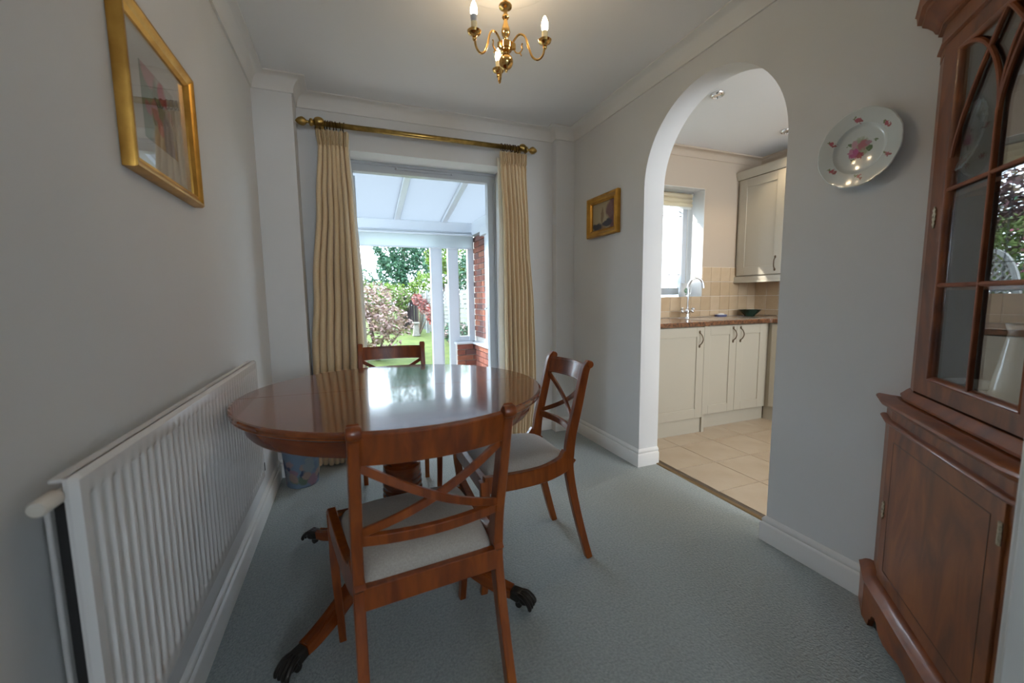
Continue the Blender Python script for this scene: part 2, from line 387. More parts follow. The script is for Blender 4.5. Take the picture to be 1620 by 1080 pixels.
# right wall with the round-headed opening
AY0, AY1, AZ = 1.245, 2.145, 1.782; AR = (AY1 - AY0) / 2
def arch_wall(x0, x1, y0, y1, z1, mtl, name):
    arc = [((AY0 + AY1) / 2 - AR * cos(a), AZ + AR * sin(a)) for a in [pi * i / 40 for i in range(41)]]
    mb = MB(); Mx = Matrix(((0, 0, 1, 0), (1, 0, 0, 0), (0, 1, 0, 0), (0, 0, 0, 1)))
    mb.prism([(y0, 0), (AY0, 0)] + arc + [(AY1, 0), (y1, 0), (y1, z1), (y0, z1)], x0, x1, Mx)
    return struct(name, mb, mtl)
arch_wall(XR, XRK, -1.2, YB, ZC + .03, M['wall'], 'wall_right')
# wall of the doorway the photographer stands in, and the living room behind it
OX0, OX1 = -.36, 1.023
mb = MB()
for a in rect_holes(-2.6, XR, 0, ZC, [(OX0, OX1, -1, 2.08)]): mb.box(a[0], a[1], .155, YF, a[2], a[3])
struct('wall_front', mb, M['wall'], smooth=False)
mb = MB().box(-2.7, -2.6, -3.4, .155, 0, ZC); struct('wall_living_left', mb, M['wall'], smooth=False)
mb = MB()
for a in rect_holes(-2.6, XR, 0, ZC, [(-.2, .9, 1.0, 2.0)]): mb.box(a[0], a[1], -3.5, -3.4, a[2], a[3])
struct('wall_living_rear', mb, M['wall'], smooth=False)
struct('wall_living_right', MB().box(XR, XRK, -3.5, -1.2, 0, ZC), M['wall'], smooth=False)
# white door lining and architrave of that doorway (right side shows at the picture's edge)
mb = MB().box(OX1 - .028, OX1, .15, .292, 0, 2.08).box(OX0, OX0 + .028, .15, .292, 0, 2.08).box(OX0, OX1, .15, .292, 2.052, 2.08)
mb.box(OX1 - .012, OX1 + .055, YF, YF + .016, 0, 2.14).box(OX0 - .055, OX0 + .012, YF, YF + .016, 0, 2.14).box(OX0 - .055, OX1 + .055, YF, YF + .016, 2.07, 2.14)
struct('trim_1', mb, M['gloss'], bevel=.003)

# coving
d = .079; cz = ZC - d
prof = [(0, cz - .004), (.010, cz - .004), (.011, cz + .003)] + [(.011 + (d - .02) * (1 - cos(a)), cz + .003 + (d - .010) * sin(a)) for a in [pi / 2 * i / 8 for i in range(1, 9)]] + [(d, ZC - .006), (d, ZC), (0, ZC)]
loop = [(XL, YF), (XR, YF), (XR, YQ), (XQ, YQ), (XQ, YB), (XP, YB), (XP, YP), (XL, YP)]
struct('trim_2', MB().sweep(loop, prof, closed=True), M['cove'])
kz = ZK - .07
prof = [(0, kz), (.008, kz)] + [(.008 + .055 * (1 - cos(a)), kz + .06 * sin(a)) for a in [pi / 2 * i / 6 for i in range(1, 7)]] + [(.07, ZK), (0, ZK)]
struct('trim_3', MB().sweep([(XRK, -1.1), (XK, -1.1), (XK, YB), (XRK, YB)], prof, closed=True), M['kwall'])
# baseboards
bp = [(0, 0), (.019, 0), (.019, .078), (.016, .083), (.010, .087), (.013, .094), (.013, .101), (.009, .108), (.004, .113), (0, .115)]
bp = bp[::-1]
struct('baseboard_right', MB().sweep([(XRK, AY0), (XR, AY0)][::-1] and [(XR, YF), (XR, AY0), (XRK, AY0)], bp), M['gloss'])
struct('baseboard_back', MB().sweep([(XRK, AY1), (XR, AY1), (XR, YQ), (XQ, YQ), (XQ, YB), (DX1, YB), (DX1, YB + .2)], bp), M['gloss'])
struct('baseboard_left', MB().sweep([(DX0, YB + .2), (DX0, YB), (XP, YB), (XP, YP), (XL, YP), (XL, YF)], bp), M['gloss'])
struct('trim_4', MB().sweep([(XRK - .008, AY0 + .019), (XRK - .008, AY1 - .019)], [(-.014, 0), (.014, 0), (.011, .006), (-.011, .006)]), M['thresh'])

# kitchen floor of stone tiles
kf = struct('floor_kitchen', MB().box(XRK + .008, XK, -1.2, YB, -.12, .003), M['grout'], smooth=False)
TX, TY, TS = 2.23, 2.311, .3233
tproto = None
for i in range(-1, 6):
    for j in range(-8, 3):
        x0, y0 = TX + i * TS + .0025, TY + j * TS + .0025
        x1, y1 = x0 + TS - .005, y0 + TS - .005
        if i == -1: x0 = TX - TS + .0025
        if y0 < -.2 or x0 > 3.5: continue
        if j == 2: y1 = min(y1, 3.0)
        if tproto is None or i == -1 and False:
            tproto = obj('floor_tile', MB().box(0, TS - .005, 0, TS - .005, 0, .0068), M['tilef'], kf, bevel=.0012, seg=1, smooth=False)
            tproto.location = (x0, y0, .0005)
        else:
            c = linkcopy(tproto, kf, (x0, y0, .0005)); c.rotation_euler = (0, 0, 0)

# ------------------------------------------------------------------ patio door in the back wall (door_1) and conservatory
fd = frame_struct('door_1', (.56, 3.30, 0))
FY0, FY1 = 3.285, 3.35
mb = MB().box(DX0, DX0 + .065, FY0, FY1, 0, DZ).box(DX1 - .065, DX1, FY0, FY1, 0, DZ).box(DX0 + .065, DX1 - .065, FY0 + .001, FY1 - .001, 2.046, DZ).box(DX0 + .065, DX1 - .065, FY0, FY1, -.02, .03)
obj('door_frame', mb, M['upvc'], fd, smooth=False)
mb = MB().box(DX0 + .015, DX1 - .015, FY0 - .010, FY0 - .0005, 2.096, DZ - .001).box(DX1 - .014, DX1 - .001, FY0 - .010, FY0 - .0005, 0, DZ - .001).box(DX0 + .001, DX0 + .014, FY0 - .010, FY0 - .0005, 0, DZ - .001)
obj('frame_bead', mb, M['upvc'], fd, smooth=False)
mb = MB().box(.36, .80, FY0 - .012, FY0 - .002, 2.076, 2.084).ball((.37, FY0 - .014, 2.083), .010, 8, 6).ball((.79, FY0 - .014, 2.078), .007, 8, 6)
obj('trickle_vent', mb, M['upvc'], fd)
def leaf(x, y, ang, sgn):
    L = .475; m = Matrix.Translation((x, y, 0)) @ Matrix.Rotation(ang, 4, 'Z'); mb = MB()
    for a in rect_holes(0, L, .04, 2.04, [(.075, L - .075, .16, 1.96)]): mb.box(a[0], a[1], -.03, .03, a[2], a[3])
    mb.xf(m); o = obj('door_leaf', mb, M['upvc'], fd, bevel=.004)
    g = MB().box(.075, L - .075, -.004, .004, .16, 1.96); g.xf(m); obj('door_glass', g, M['glass'], o)
    h = MB().tube(smooth_pts([(L - .035, -.03 * sgn, 1.02), (L - .035, -.065 * sgn, 1.02), (L - .10, -.068 * sgn, 1.02), (L - .15, -.062 * sgn, 1.015)], 4), .009, 8); h.xf(m); obj('door_handle', h, M['chrome'], o)
leaf(1.142, 3.39, radians(71), -1)
leaf(DX0 + .055, 3.385, radians(110), 1)

YE = 5.5; CX0, CX1 = -1.9, 1.60
struct('floor_conservatory', MB().box(CX0, CX1 + .1, 3.36, YE + .08, -.14, -.02), mat('conservatory_floor', (.42, .36, .30), .3, noise=.1), smooth=False)
ZE0, ZE1 = 1.955, 2.11
cw = frame_struct('wall_conservatory_end', (.6, YE, 0))
def P(x0, x1, z0, z1, nm='post', y0=YE - .035, y1=YE + .035):
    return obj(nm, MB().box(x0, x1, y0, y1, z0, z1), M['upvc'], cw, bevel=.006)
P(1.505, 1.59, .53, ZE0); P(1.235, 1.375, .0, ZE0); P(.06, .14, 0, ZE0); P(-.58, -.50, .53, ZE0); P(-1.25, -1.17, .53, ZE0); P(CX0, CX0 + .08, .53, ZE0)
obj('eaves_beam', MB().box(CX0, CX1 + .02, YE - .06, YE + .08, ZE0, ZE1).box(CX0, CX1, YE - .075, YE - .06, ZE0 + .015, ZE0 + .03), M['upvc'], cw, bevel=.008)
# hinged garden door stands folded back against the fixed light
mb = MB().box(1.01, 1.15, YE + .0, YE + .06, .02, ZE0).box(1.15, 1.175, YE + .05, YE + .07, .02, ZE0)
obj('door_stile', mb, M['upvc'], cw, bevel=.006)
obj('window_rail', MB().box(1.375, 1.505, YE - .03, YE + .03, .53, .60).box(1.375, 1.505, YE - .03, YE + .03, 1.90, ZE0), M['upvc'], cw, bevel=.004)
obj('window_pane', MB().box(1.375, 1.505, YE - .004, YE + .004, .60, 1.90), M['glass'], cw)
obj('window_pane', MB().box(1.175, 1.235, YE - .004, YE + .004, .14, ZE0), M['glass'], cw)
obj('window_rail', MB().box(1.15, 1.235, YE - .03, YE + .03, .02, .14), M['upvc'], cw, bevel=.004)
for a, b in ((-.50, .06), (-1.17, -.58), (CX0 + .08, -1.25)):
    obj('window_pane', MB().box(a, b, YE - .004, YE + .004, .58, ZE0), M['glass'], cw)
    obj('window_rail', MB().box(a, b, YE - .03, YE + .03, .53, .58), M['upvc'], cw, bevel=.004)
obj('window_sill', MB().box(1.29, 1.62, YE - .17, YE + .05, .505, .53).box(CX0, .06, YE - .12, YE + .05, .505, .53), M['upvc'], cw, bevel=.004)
BR = [M['brick'], M['brick'], M['brick3'], M['brick2']]
bproto = {}
def bricks(parent, p0, axis, length, z0, z1, depth_dir):
    """running-bond brick face: each brick its own part"""
    row = 0; z = z1 - .07
    while z > z0 - .01:
        s = -(.1125 if row % 2 else 0)
        while s < length - .02:
            a, b = max(s, 0), min(s + .215, length); s += .225
            if b - a < .03: continue
            key = (round(b - a, 3), axis, random.randrange(4)); ln = b - a
            if key not in bproto:
                if axis == 'x': q = MB().box(0, ln, 0, .03 * depth_dir, 0, .064)
                else: q = MB().box(0, .03 * depth_dir, 0, ln, 0, .064)
                o = obj('brick', q, BR[key[2]], parent, smooth=False); o.data.transform(Matrix.Translation(Vector(parent.location))); bproto[key] = o
            else: o = linkcopy(bproto[key], parent)
            loc = (p0[0] + a, p0[1], z) if axis == 'x' else (p0[0], p0[1] + a, z)
            o.location = Vector(loc) + Vector((0, random.uniform(-.002, .002), 0)) - parent.location
        z -= .0745; row += 1
obj('dwarf_wall_core', MB().box(1.31, 1.60, YE - .125, YE + .05, -.1, .505), M['mortar'], cw, smooth=False)
obj('dwarf_wall_core', MB().box(CX0, .06, YE - .07, YE + .05, -.1, .505), M['mortar'], cw, smooth=False)
bricks(cw, (1.31, YE - .145, 0), 'x', .29, .0, .505, 1)
sw = frame_struct('wall_conservatory_side', (1.6, 4.4, 0))
obj('dwarf_wall_core', MB().box(1.575, 1.72, 3.36, YE, -.1, .505), M['mortar'], sw, smooth=False)
obj('window_sill', MB().box(1.515, 1.75, 3.36, YE - .10, .505, .53), M['upvc'], sw, bevel=.004)
bricks(sw, (1.555, 3.42, 0), 'y', 1.93, .0, .505, 1)
obj('pier_core', MB().box(1.615, 1.78, 4.93, YE + .06, .53, 1.93), M['mortar'], sw, smooth=False)
bricks(sw, (1.595, 4.92, 0), 'y', .57, .56, 1.935, 1)
obj('post', MB().box(1.58, 1.66, 3.36, 3.44, .53, ZE1).box(1.58, 1.66, 4.1, 4.17, .53, ZE1).box(1.57, 1.66, 4.85, 4.92, .53, ZE1), M['upvc'], sw, bevel=.004)
obj('eaves_beam', MB().box(1.56, 1.74, 3.36, YE + .05, ZE0 - .01, ZE1).box(1.53, 1.60, 3.36, 4.98, ZE0 - .08, ZE0 + .02), M['upvc'], sw, bevel=.004)
for a, b in ((3.44, 4.1), (4.17, 4.85)): obj('window_pane', MB().box(1.61, 1.62, a, b, .53, ZE0), M['glass'], sw)
lw = frame_struct('wall_conservatory_left', (CX0, 4.4, 0))
obj('dwarf_wall_core', MB().box(CX0 - .1, CX0, 3.36, YE, -.1, .505), M['mortar'], lw, smooth=False)
obj('window_pane', MB().box(CX0 - .01, CX0, 3.36, YE, .505, 2.5), M['glass'], lw)
# lean-to roof: rafters and ribbed sheets
rf = frame_struct('roof_conservatory', (0, 4.4, 2.3))
sl = .205; zr = lambda y: ZE1 + .025 + (YE - y) * sl
def slope(x0, x1, ya, yb, t0, t1):
    return MB().add([(x, y, zr(y) + t) for t in (t0, t1) for y in (ya, yb) for x in (x0, x1)], [(0, 2, 3, 1), (4, 5, 7, 6), (0, 1, 5, 4), (2, 6, 7, 3), (0, 4, 6, 2), (1, 3, 7, 5)])
xs = [-1.8, -1.2, -.6, 0, .6, 1.2, 1.72]
for i, x in enumerate(xs):
    obj('rafter', slope(x - .03, x + .03, YE + .05, 3.36, -.045, .03), M['upvc'], rf, smooth=False)
    if i: obj('roof_sheet', slope(xs[i - 1] + .03, x - .03, YE + .1, 3.36, 0, .012), M['poly'], rf, smooth=False)
obj('ridge_rail', MB().box(CX0, 1.8, 3.357, 3.40, zr(3.38) - .06, zr(3.38) + .05), M['upvc'], rf, smooth=False)
struct('wall_house_outside', MB().box(-3.5, XRK + 2.4, YBO, YBO + .02, ZK + .1, 4.2), M['brick2'], smooth=False)
# roller blind at the conservatory's garden end
rb = thing('roller_blind', 'white roller blind drawn a little way down over the conservatory garden doors', 'blind', (.8, YE - .1, 1.95))
obj('blind_fabric', MB().box(.07, 1.555, YE - .101, YE - .099, 1.775, 1.96), M['blindf'], rb, smooth=False)
obj('bottom_bar', MB().tube([(.07, YE - .1, 1.77), (1.555, YE - .1, 1.77)], .010, 8), M['upvc'], rb)
obj('blind_roller', MB().tube([(.07, YE - .095, 1.945), (1.555, YE - .095, 1.945)], .014, 10), M['upvc'], rb)

# ------------------------------------------------------------------ kitchen window (window_1)
kw = frame_struct('window_1', ((WX0 + WX1) / 2, 3.3, WZ0))
mb = MB(); wy0, wy1 = 3.262, 3.32
X1 = 3.155
for a in rect_holes(WX0, X1, WZ0 + .02, WZ1 - .0, [(WX0 + .07, 2.50, WZ0 + .09, WZ1 - .07), (2.57, X1 - .055, WZ0 + .09, WZ1 - .07)]): mb.box(a[0], a[1], wy0, wy1, a[2], a[3])
obj('window_frame', mb, M['upvc'], kw, bevel=.004)
obj('window_sill', MB().box(WX0, WX1, YB - .004, 3.35, WZ0 - .018, WZ0), M['upvc'], kw, bevel=.003)
for x0, x1 in ((WX0 + .07, 2.50), (2.57, X1 - .055)):
    obj('window_pane', MB().box(x0, x1, 3.289, 3.295, WZ0 + .09, WZ1 - .07), M['glass'], kw)
    mb = MB(); n = 4
    for k in range(1, n): x = lerp(x0, x1, k / n); mb.box(x - .003, x + .003, 3.285, 3.289, WZ0 + .09, WZ1 - .07)
    for z in (1.325, 1.895): mb.box(x0, x1, 3.285, 3.289, z - .003, z + .003)
    mb.tube(smooth_pts([(x0, 3.287, 1.93), ((x0 + x1) / 2, 3.287, 2.035), (x1, 3.287, 1.93)], 6), .004, 6)
    obj('lead_strips', mb, M['lead'], kw)
rbk = thing('roman_blind', 'cream fringed blind pulled up at the top of the kitchen window', 'blind', (2.6, 3.2, 2.05))
obj('blind_fabric', MB().grid(lambda u, v: (lerp(WX0 + .03, 3.14, u), 3.2 - .016 * abs(sin(v * pi * 3)), lerp(2.09, 1.965, v)), 4, 24), M['blindc'], rbk, solid=.003)
obj('blind_rail', MB().tube([(WX0 + .02, 3.2, 2.095), (3.15, 3.2, 2.095)], .008, 8).ball((3.152, 3.2, 2.092), .018, 10, 8), M['steel'], rbk)
mb = MB(); n = 110
for k in range(n):
    x = lerp(WX0 + .04, 3.13, k / (n - 1)); mb.tube([(x, 3.193, 1.97), (x, 3.193, 1.945)], .003, 4)
q = obj('bead_fringe', mb, M['lining'], rbk, smooth=False); q['kind'] = 'stuff'
mb = MB().box(WX1 - .004, WX1, YB - .001, 3.28, WZ0, WZ1).box(WX0, WX0 + .004, YB - .001, 3.28, WZ0, WZ1).box(WX0, WX1, YB - .001, 3.28, WZ1 - .004, WZ1)
obj('window_reveal', mb, M['cove'], kw, smooth=False)
# wall tiles
ws = frame_struct('wall_splashback', (3.0, YB, 1.0))
TWW, TWH = .1242, .1405
tp = {}
def wtile(x0, x1, z0, z1, axis='x', fixed=YB):
    if x1 - x0 < .012 or z1 - z0 < .012: return
    key = (round(x1 - x0, 3), round(z1 - z0, 3), axis, random.randrange(2))
    if key not in tp:
        w, h = x1 - x0 - .004, z1 - z0 - .004
        q = MB().box(0, w, -.008, 0, 0, h) if axis == 'x' else (MB().box(-.008, 0, 0, w, 0, h) if axis == 'y' else MB().box(-.008, 0, 0, w, 0, h))
        o = obj('wall_tile', q, (M['tilew'], M['tilew2'])[key[3]], ws, smooth=False, bevel=.0015, seg=1); o.data.transform(Matrix.Translation(Vector(ws.location))); tp[key] = o
    else: o = linkcopy(tp[key], ws)
    loc = (x0 + .002, fixed, z0 + .002) if axis == 'x' else (fixed, x0 + .002, z0 + .002)
    o.location = Vector(loc) - ws.location
zrows = [.912, .970, 1.1085, 1.249, 1.3895]
xg = 3.29
for r in range(4):
    z0, z1 = zrows[r], zrows[r + 1]; k = -11
    while xg + k * TWW < XK:
        a, b = xg + k * TWW, min(xg + (k + 1) * TWW, XK)
        if z1 > WZ0 + .01 and a < WX1: a = max(a, WX1 + .0)
        if b > a: wtile(a, b, z0, z1)
        k += 1
    k = 0
    while YB - .03 - k * TWW > 1.2:
        wtile(YB - .009 - (k + 1) * TWW, YB - .009 - k * TWW, z0, z1, 'y', XK); k += 1
obj('grout_bed', MB().box(XRK, WX1, YB - .003, YB, .912, WZ0 - .02).box(WX1, XK, YB - .003, YB, .912, 1.3895).box(XK - .003, XK, 1.2, YB, .912, 1.3895), M['groutw'], ws, smooth=False)
# ------------------------------------------------------------------ kitchen furniture
def shaker(mb_dir, x0, x1, z0, z1, y, parent, name='cabinet_door', fr=.075, axis='x', hx=None, hz=None, sgn=-1):
    """panelled door with raised frame; returns the door part, with its bowed handle"""
    mb = MB()
    def bx(a, b, c, d_, t0, t1):
        if axis == 'x': mb.box(a, b, y + t0, y + t1, c, d_)
        else: mb.box(y + t0, y + t1, a, b, c, d_)
    bx(x0, x1, z0, z1, .004, .018)
    bx(x0, x0 + fr, z0, z1, -.004, .004); bx(x1 - fr, x1, z0, z1, -.004, .004)
    bx(x0 + fr, x1 - fr, z0, z0 + fr, -.004, .004); bx(x0 + fr, x1 - fr, z1 - fr, z1, -.004, .004)
    o = obj(name, mb, M['cream'], parent, bevel=.002, smooth=False)
    if hx is not None:
        pts = smooth_pts([(0, 0, -.062), (0, -.004, -.05), (.004, -.022, -.03), (.008, -.03, 0), (.004, -.022, .03), (0, -.004, .05), (0, 0, .062)], 4)
        h = MB().tube(pts, .0042, 8).ball((0, -.003, .056), .009, 10, 8, (1, .6, 1.5)).ball((0, -.003, -.056), .009, 10, 8, (1, .6, 1.5))
        m = Matrix.Translation((hx, y - .004, hz)) if axis == 'x' else Matrix.Translation((y - .004, hx, hz)) @ Matrix.Rotation(-pi / 2, 4, 'Z')
        h.xf(m); obj('handle', h, M['bronze'], o)
    return o
bc = thing('base_cabinet', 'cream base cabinet nearest the arch with one bowed bronze handle, left of the sink doors', 'cabinet', (2.25, 2.8, 0), group='cream base cabinets')
obj('body', MB().box(1.90, 2.622, 2.505, 3.05, .115, .872), M['cream'], bc, smooth=False)
shaker(None, 1.985, 2.612, .135, .868, 2.484, bc, hx=2.562, hz=.775)
obj('plinth', MB().box(1.90, 2.612, 2.497, 2.512, .004, .13), M['cream'], bc, smooth=False)
obj('end_panel', MB().box(2.616, 2.642, 2.482, 3.05, .004, .872), M['cream'], bc, smooth=False)
bs = thing('base_cabinet', 'cream double-door base cabinet in the middle of the counter, two handles side by side', 'cabinet', (3.0, 2.8, 0), group='cream base cabinets')
obj('body', MB().box(2.644, 3.42, 2.545, 3.05, .125, .872), M['cream'], bs, smooth=False)
shaker(None, 2.648, 3.012, .135, .868, 2.527, bs, hx=2.972, hz=.79)
shaker(None, 3.016, 3.365, .135, .868, 2.527, bs, hx=3.056, hz=.79)
obj('plinth', MB().box(2.644, 3.42, 2.566, 2.58, .004, .128), M['cream'], bs, smooth=False)
br = thing('base_cabinet', 'cream base cabinet on the right-hand kitchen wall, just past the corner', 'cabinet', (3.6, 1.6, 0), group='cream base cabinets')
obj('body', MB().box(3.42, 3.88, -.9, 2.543, .125, .872), M['cream'], br, smooth=False)
for k in range(4): shaker(None, 2.50 - (k + 1) * .5 + .004, 2.50 - k * .5, .135, .868, 3.402, br, axis='y', hx=2.5 - (k + 1) * .5 + .06, hz=.79)
obj('plinth', MB().box(3.43, 3.445, -.9, 2.566, .004, .128), M['cream'], br, smooth=False)
wt = MB(); wz0, wz1 = .875, .911
wt.prism([(1.885, YB - .004), (1.885, 2.468), (2.655, 2.468), (2.675, 2.50), (3.37, 2.50), (3.385, 2.485), (3.385, -.9), (XK - .004, -.9), (XK - .004, YB - .004)], wz0, wz1)
tag(obj('worktop', wt, M['granite'], bevel=.004), 'brown speckled granite-effect worktop running round the kitchen corner', 'worktop')
wc = thing('wall_cabinet', 'cream wall cabinet with one panelled door high on the right kitchen wall', 'cabinet', (3.75, 2.8, 1.25))
WCX = 3.595
obj('body', MB().box(WCX + .02, XK - .002, 2.02, YB - .002, 1.29, 2.23), M['cream'], wc, smooth=False)
shaker(None, 2.585, 3.045, 1.305, 2.215, WCX, wc, axis='y', hx=2.645, hz=1.40, fr=.08)
shaker(None, 2.12, 2.58, 1.305, 2.215, WCX, wc, axis='y', fr=.08, hx=2.18, hz=1.40)
obj('cornice', MB().sweep([(WCX - .0, 2.02), (WCX - .0, YB - .002)], [(-.02, 2.222), (.004, 2.222), (.012, 2.24), (.028, 2.285), (.028, 2.295), (-.02, 2.295)]), M['cream'], wc)
obj('light_pelmet', MB().box(WCX - .006, WCX + .02, 2.02, YB - .002, 1.235, 1.292).box(WCX - .010, WCX + .02, 2.02, YB - .002, 1.235, 1.247), M['cream'], wc, bevel=.002, smooth=False)
# sink drainer and tap
sk = thing('sink', 'steel sink with drainer let into the worktop below the window', 'sink', (2.9, 2.8, .911))
mb = MB().sweep([(2.72, 2.56), (3.52, 2.56), (3.52, 3.0), (2.72, 3.0)], [(-.012, .911), (-.012, .916), (.012, .914), (.012, .911)][::-1], closed=True)
obj('rim', mb, M['steel'], sk)
obj('drainer', MB().box(3.12, 3.50, 2.58, 2.98, .9105, .9125), M['steel'], sk)
obj('bowl', MB().box(2.74, 3.08, 2.58, 2.90, .9105, .9122), M['steel'], sk)
tp_ = thing('kitchen_tap', 'chrome swan-neck mixer tap with two cross handles in front of the window', 'tap', (2.895, 2.95, .911))
tx, ty, tz = 2.895, 2.955, .911
obj('tap_body', MB().lathe([(.026, 0), (.026, .006), (.017, .012), (.014, .04), (.02, .05), (.02, .075), (.013, .085), (.011, .10)], 20, Matrix.Translation((tx, ty, tz))), M['chrome'], tp_)
sp = smooth_pts([(tx, ty, tz + .09), (tx, ty, tz + .22), (tx + .002, ty - .002, tz + .30), (tx + .03, ty - .02, tz + .355), (tx + .075, ty - .035, tz + .365), (tx + .112, ty - .05, tz + .335), (tx + .124, ty - .055, tz + .275)], 6)
obj('spout', MB().tube(sp, [.0105] * (len(sp) - 5) + [.0125] * 5, 12), M['chrome'], tp_)
for s in (-1, 1):
    mb = MB().tube([(tx, ty, tz + .062), (tx + s * .058, ty, tz + .062)], .009, 10).ball((tx + s * .06, ty, tz + .062), .015, 12, 8)
    mb.tube([(tx + s * .06, ty, tz + .055), (tx + s * .06, ty, tz + .10)], .006, 8)
    for a in range(4): mb.tube([(tx + s * .06, ty, tz + .085), (tx + s * .06 + .026 * cos(a * pi / 2), ty + .026 * sin(a * pi / 2), tz + .085)], .0055, 8)
    obj('tap_handle', mb, M['chrome'], tp_)
bw = thing('bowl', 'dark green wavy-edged ceramic bowl on the worktop near the corner', 'bowl', (3.66, 2.93, .911))
obj('bowl_body', MB().lathe([(.0001, 0), (.045, 0), (.05, .01), (.09, .05), (.105, .062), (.10, .062), (.085, .05), (.04, .016), (.0001, .014)], 28, Matrix.Translation((3.66, 2.93, .911)), lambda a, i: 1 + (.05 * sin(7 * a) if i in (3, 4, 5, 6) else 0)), M['ceramic'], bw)
sd = thing('soap_dish', 'small blue soap dish beside the sink drainer', 'dish', (3.36, 3.02, .911))
obj('dish_body', MB().lathe([(.0001, 0), (.05, 0), (.066, .014), (.062, .016), (.045, .006), (.0001, .006)], 24, Matrix.Translation((3.36, 3.0, .913)) @ Matrix.Diagonal((1.1, .7, 1, 1))), M['bluesoap'], sd)
tag(obj('soap_bar', MB().ball((3.36, 3.0, .931), .042, 16, 8, (1, .62, .3)), M['white']), 'white bar of soap lying in the small blue dish', 'soap')
mg = thing('jug', 'white jug with a green tree motif on the kitchen window sill', 'jug', (3.03, 3.15, 1.106))
M['jug'] = blobs('jug_glaze', (.80, .82, .82), [((-.006, .058), .030, (.10, .22, .12), 1.1), ((-.006, .022), .018, (.12, .2, .12), .35)], .12, .012, 60, 'xz', coat=.5)
obj('jug_body', MB().lathe([(.0001, 0), (.042, 0), (.048, .01), (.05, .06), (.046, .125), (.050, .132), (.046, .132), (.042, .12), (.045, .06), (.0001, .01)], 28, Matrix.Translation((3.03, 3.15, 1.106))), M['jug'], mg)
obj('handle', MB().tube(smooth_pts([(3.075, 3.15, 1.215), (3.115, 3.15, 1.20), (3.12, 3.15, 1.16), (3.105, 3.15, 1.13), (3.076, 3.15, 1.125)], 5), .006, 8), M['white'], mg)
for k, (x, y) in enumerate(((3.40, 2.47), (2.35, 2.2), (2.35, .9), (3.2, .9))):  # the two nearest the camera are unseen, kept for the light they give
    dl = thing('downlight', ('round chrome downlight in the kitchen ceiling above the wall cabinet', 'recessed kitchen downlight above the arch side of the counter', 'added unseen kitchen downlight near the arch, toward the camera', 'added unseen kitchen downlight over the near right kitchen floor')[k], 'light', (x, y, ZK), group='kitchen ceiling lights')
    obj('bezel', MB().lathe([(.030, 0), (.046, 0), (.046, -.006), (.040, -.016), (.034, -.020), (.030, -.012)], 24, Matrix.Translation((x, y, ZK))), M['chrome'], dl)
    obj('lamp_face', MB().lathe([(.0001, -.006), (.031, -.006)], 20, Matrix.Translation((x, y, ZK))), mat('downlight_lamp', (1, .9, .75), .3, emit=(1, .84, .6), estr=9), dl)
    l = lamp('downlight_lamp', 'SPOT', (x, y, ZK - .03), 6, (1, .80, .56), target=(x, y, 0), spot_size=radians(120), spot_blend=.6, shadow_soft_size=.04)

# ------------------------------------------------------------------ radiator
rd = thing('radiator', 'long white double panel radiator with vertical flutes on the left wall', 'radiator', (-.41, 1.38, .40))
RX, RY0, RY1, RZ0, RZ1 = -.404, .806, 2.12, .312, .858
NF = 38
def flute_panel(xf, xb, y0, y1, z0, z1, out=1):
    mb = MB(); pitch = (y1 - y0 - .05) / NF; ys = [y0, y0 + .006]; hx = [0, 1]
    def depth(y, z):
        e = max(0, min((z - (z0 + .036)) / .010, ((z1 - .036) - z) / .010, 1))
        q = (y - (y0 + .025)) / pitch
        if q < 0 or q > NF: return 0
        return e * max(0, min(1, (.30 - abs(q % 1 - .5)) / .14))
    ny = NF * 8; zs = [z0, z0 + .006, z0 + .033, z0 + .040, z0 + .048] + [lerp(z0 + .048, z1 - .048, k / 4) for k in range(1, 4)] + [z1 - .048, z1 - .040, z1 - .033, z1 - .008, z1]
    yl = [y0, y0 + .008] + [y0 + .025 + pitch * k / 8 for k in range(ny + 1)] + [y1 - .008, y1]
    vs = []
    for z in zs:
        for y in yl:
            edge = min(1, min(y - y0, y1 - y) / .008, min(z - z0, z1 - z) / .006)
            vs.append((xf - .010 * (1 - max(0, edge)) - .008 * depth(y, z), y, z))
    n = len(yl); fs = [(j * n + i, j * n + i + 1, (j + 1) * n + i + 1, (j + 1) * n + i) for j in range(len(zs) - 1) for i in range(n - 1)]
    mb.add(vs, fs)
    mb.box(xb, xf - .0105, y0 + .002, y1 - .002, z0 + .002, z1 - .002)
    return mb
obj('front_panel', flute_panel(RX, RX - .017, RY0, RY1, RZ0, RZ1), M['radw'], rd)
obj('back_panel', MB().box(-.466, -.458, RY0 + .035, RY1 - .01, RZ0, RZ1 - .05), M['radw'], rd, bevel=.003)
obj('top_grille', MB().box(RX - .036, RX - .009, RY0 + .006, RY1 - .006, RZ1 - .009, RZ1 - .002), M['radw'], rd, bevel=.002)
mb = MB()
n = 60
for k in range(n):
    y = lerp(RY0 + .05, RY1 - .05, k / (n - 1)); mb.box(-.457, RX - .019, y - .001, y + .001, RZ0 + .03, RZ1 - .06)
obj('convector_fins', mb, M['radw'], rd, smooth=False)['kind'] = 'stuff'
obj('end_gap_shade', MB().box(-.457, RX - .019, RY0 + .045, RY0 + .047, RZ0 + .03, RZ1 - .055), M['dark'], rd, smooth=False)  # dark sheet stands in for the shade between the radiator panels
mb = MB().tube([(-.428, RY0 + .03, RZ1 - .026), (-.428, RY0 - .008, RZ1 - .026)], .008, 12)
mb.lathe([(.0001, -.040), (.0105, -.040), (.0125, -.036), (.0125, .0), (.010, .005), (.0001, .005)], 18, Matrix.Translation((-.428, RY0 - .006, RZ1 - .026)) @ Matrix.Rotation(pi / 2, 4, 'X') @ Matrix.Diagonal((1, 1, -1, 1)))
obj('valve_cap', mb, M['valve'], rd)
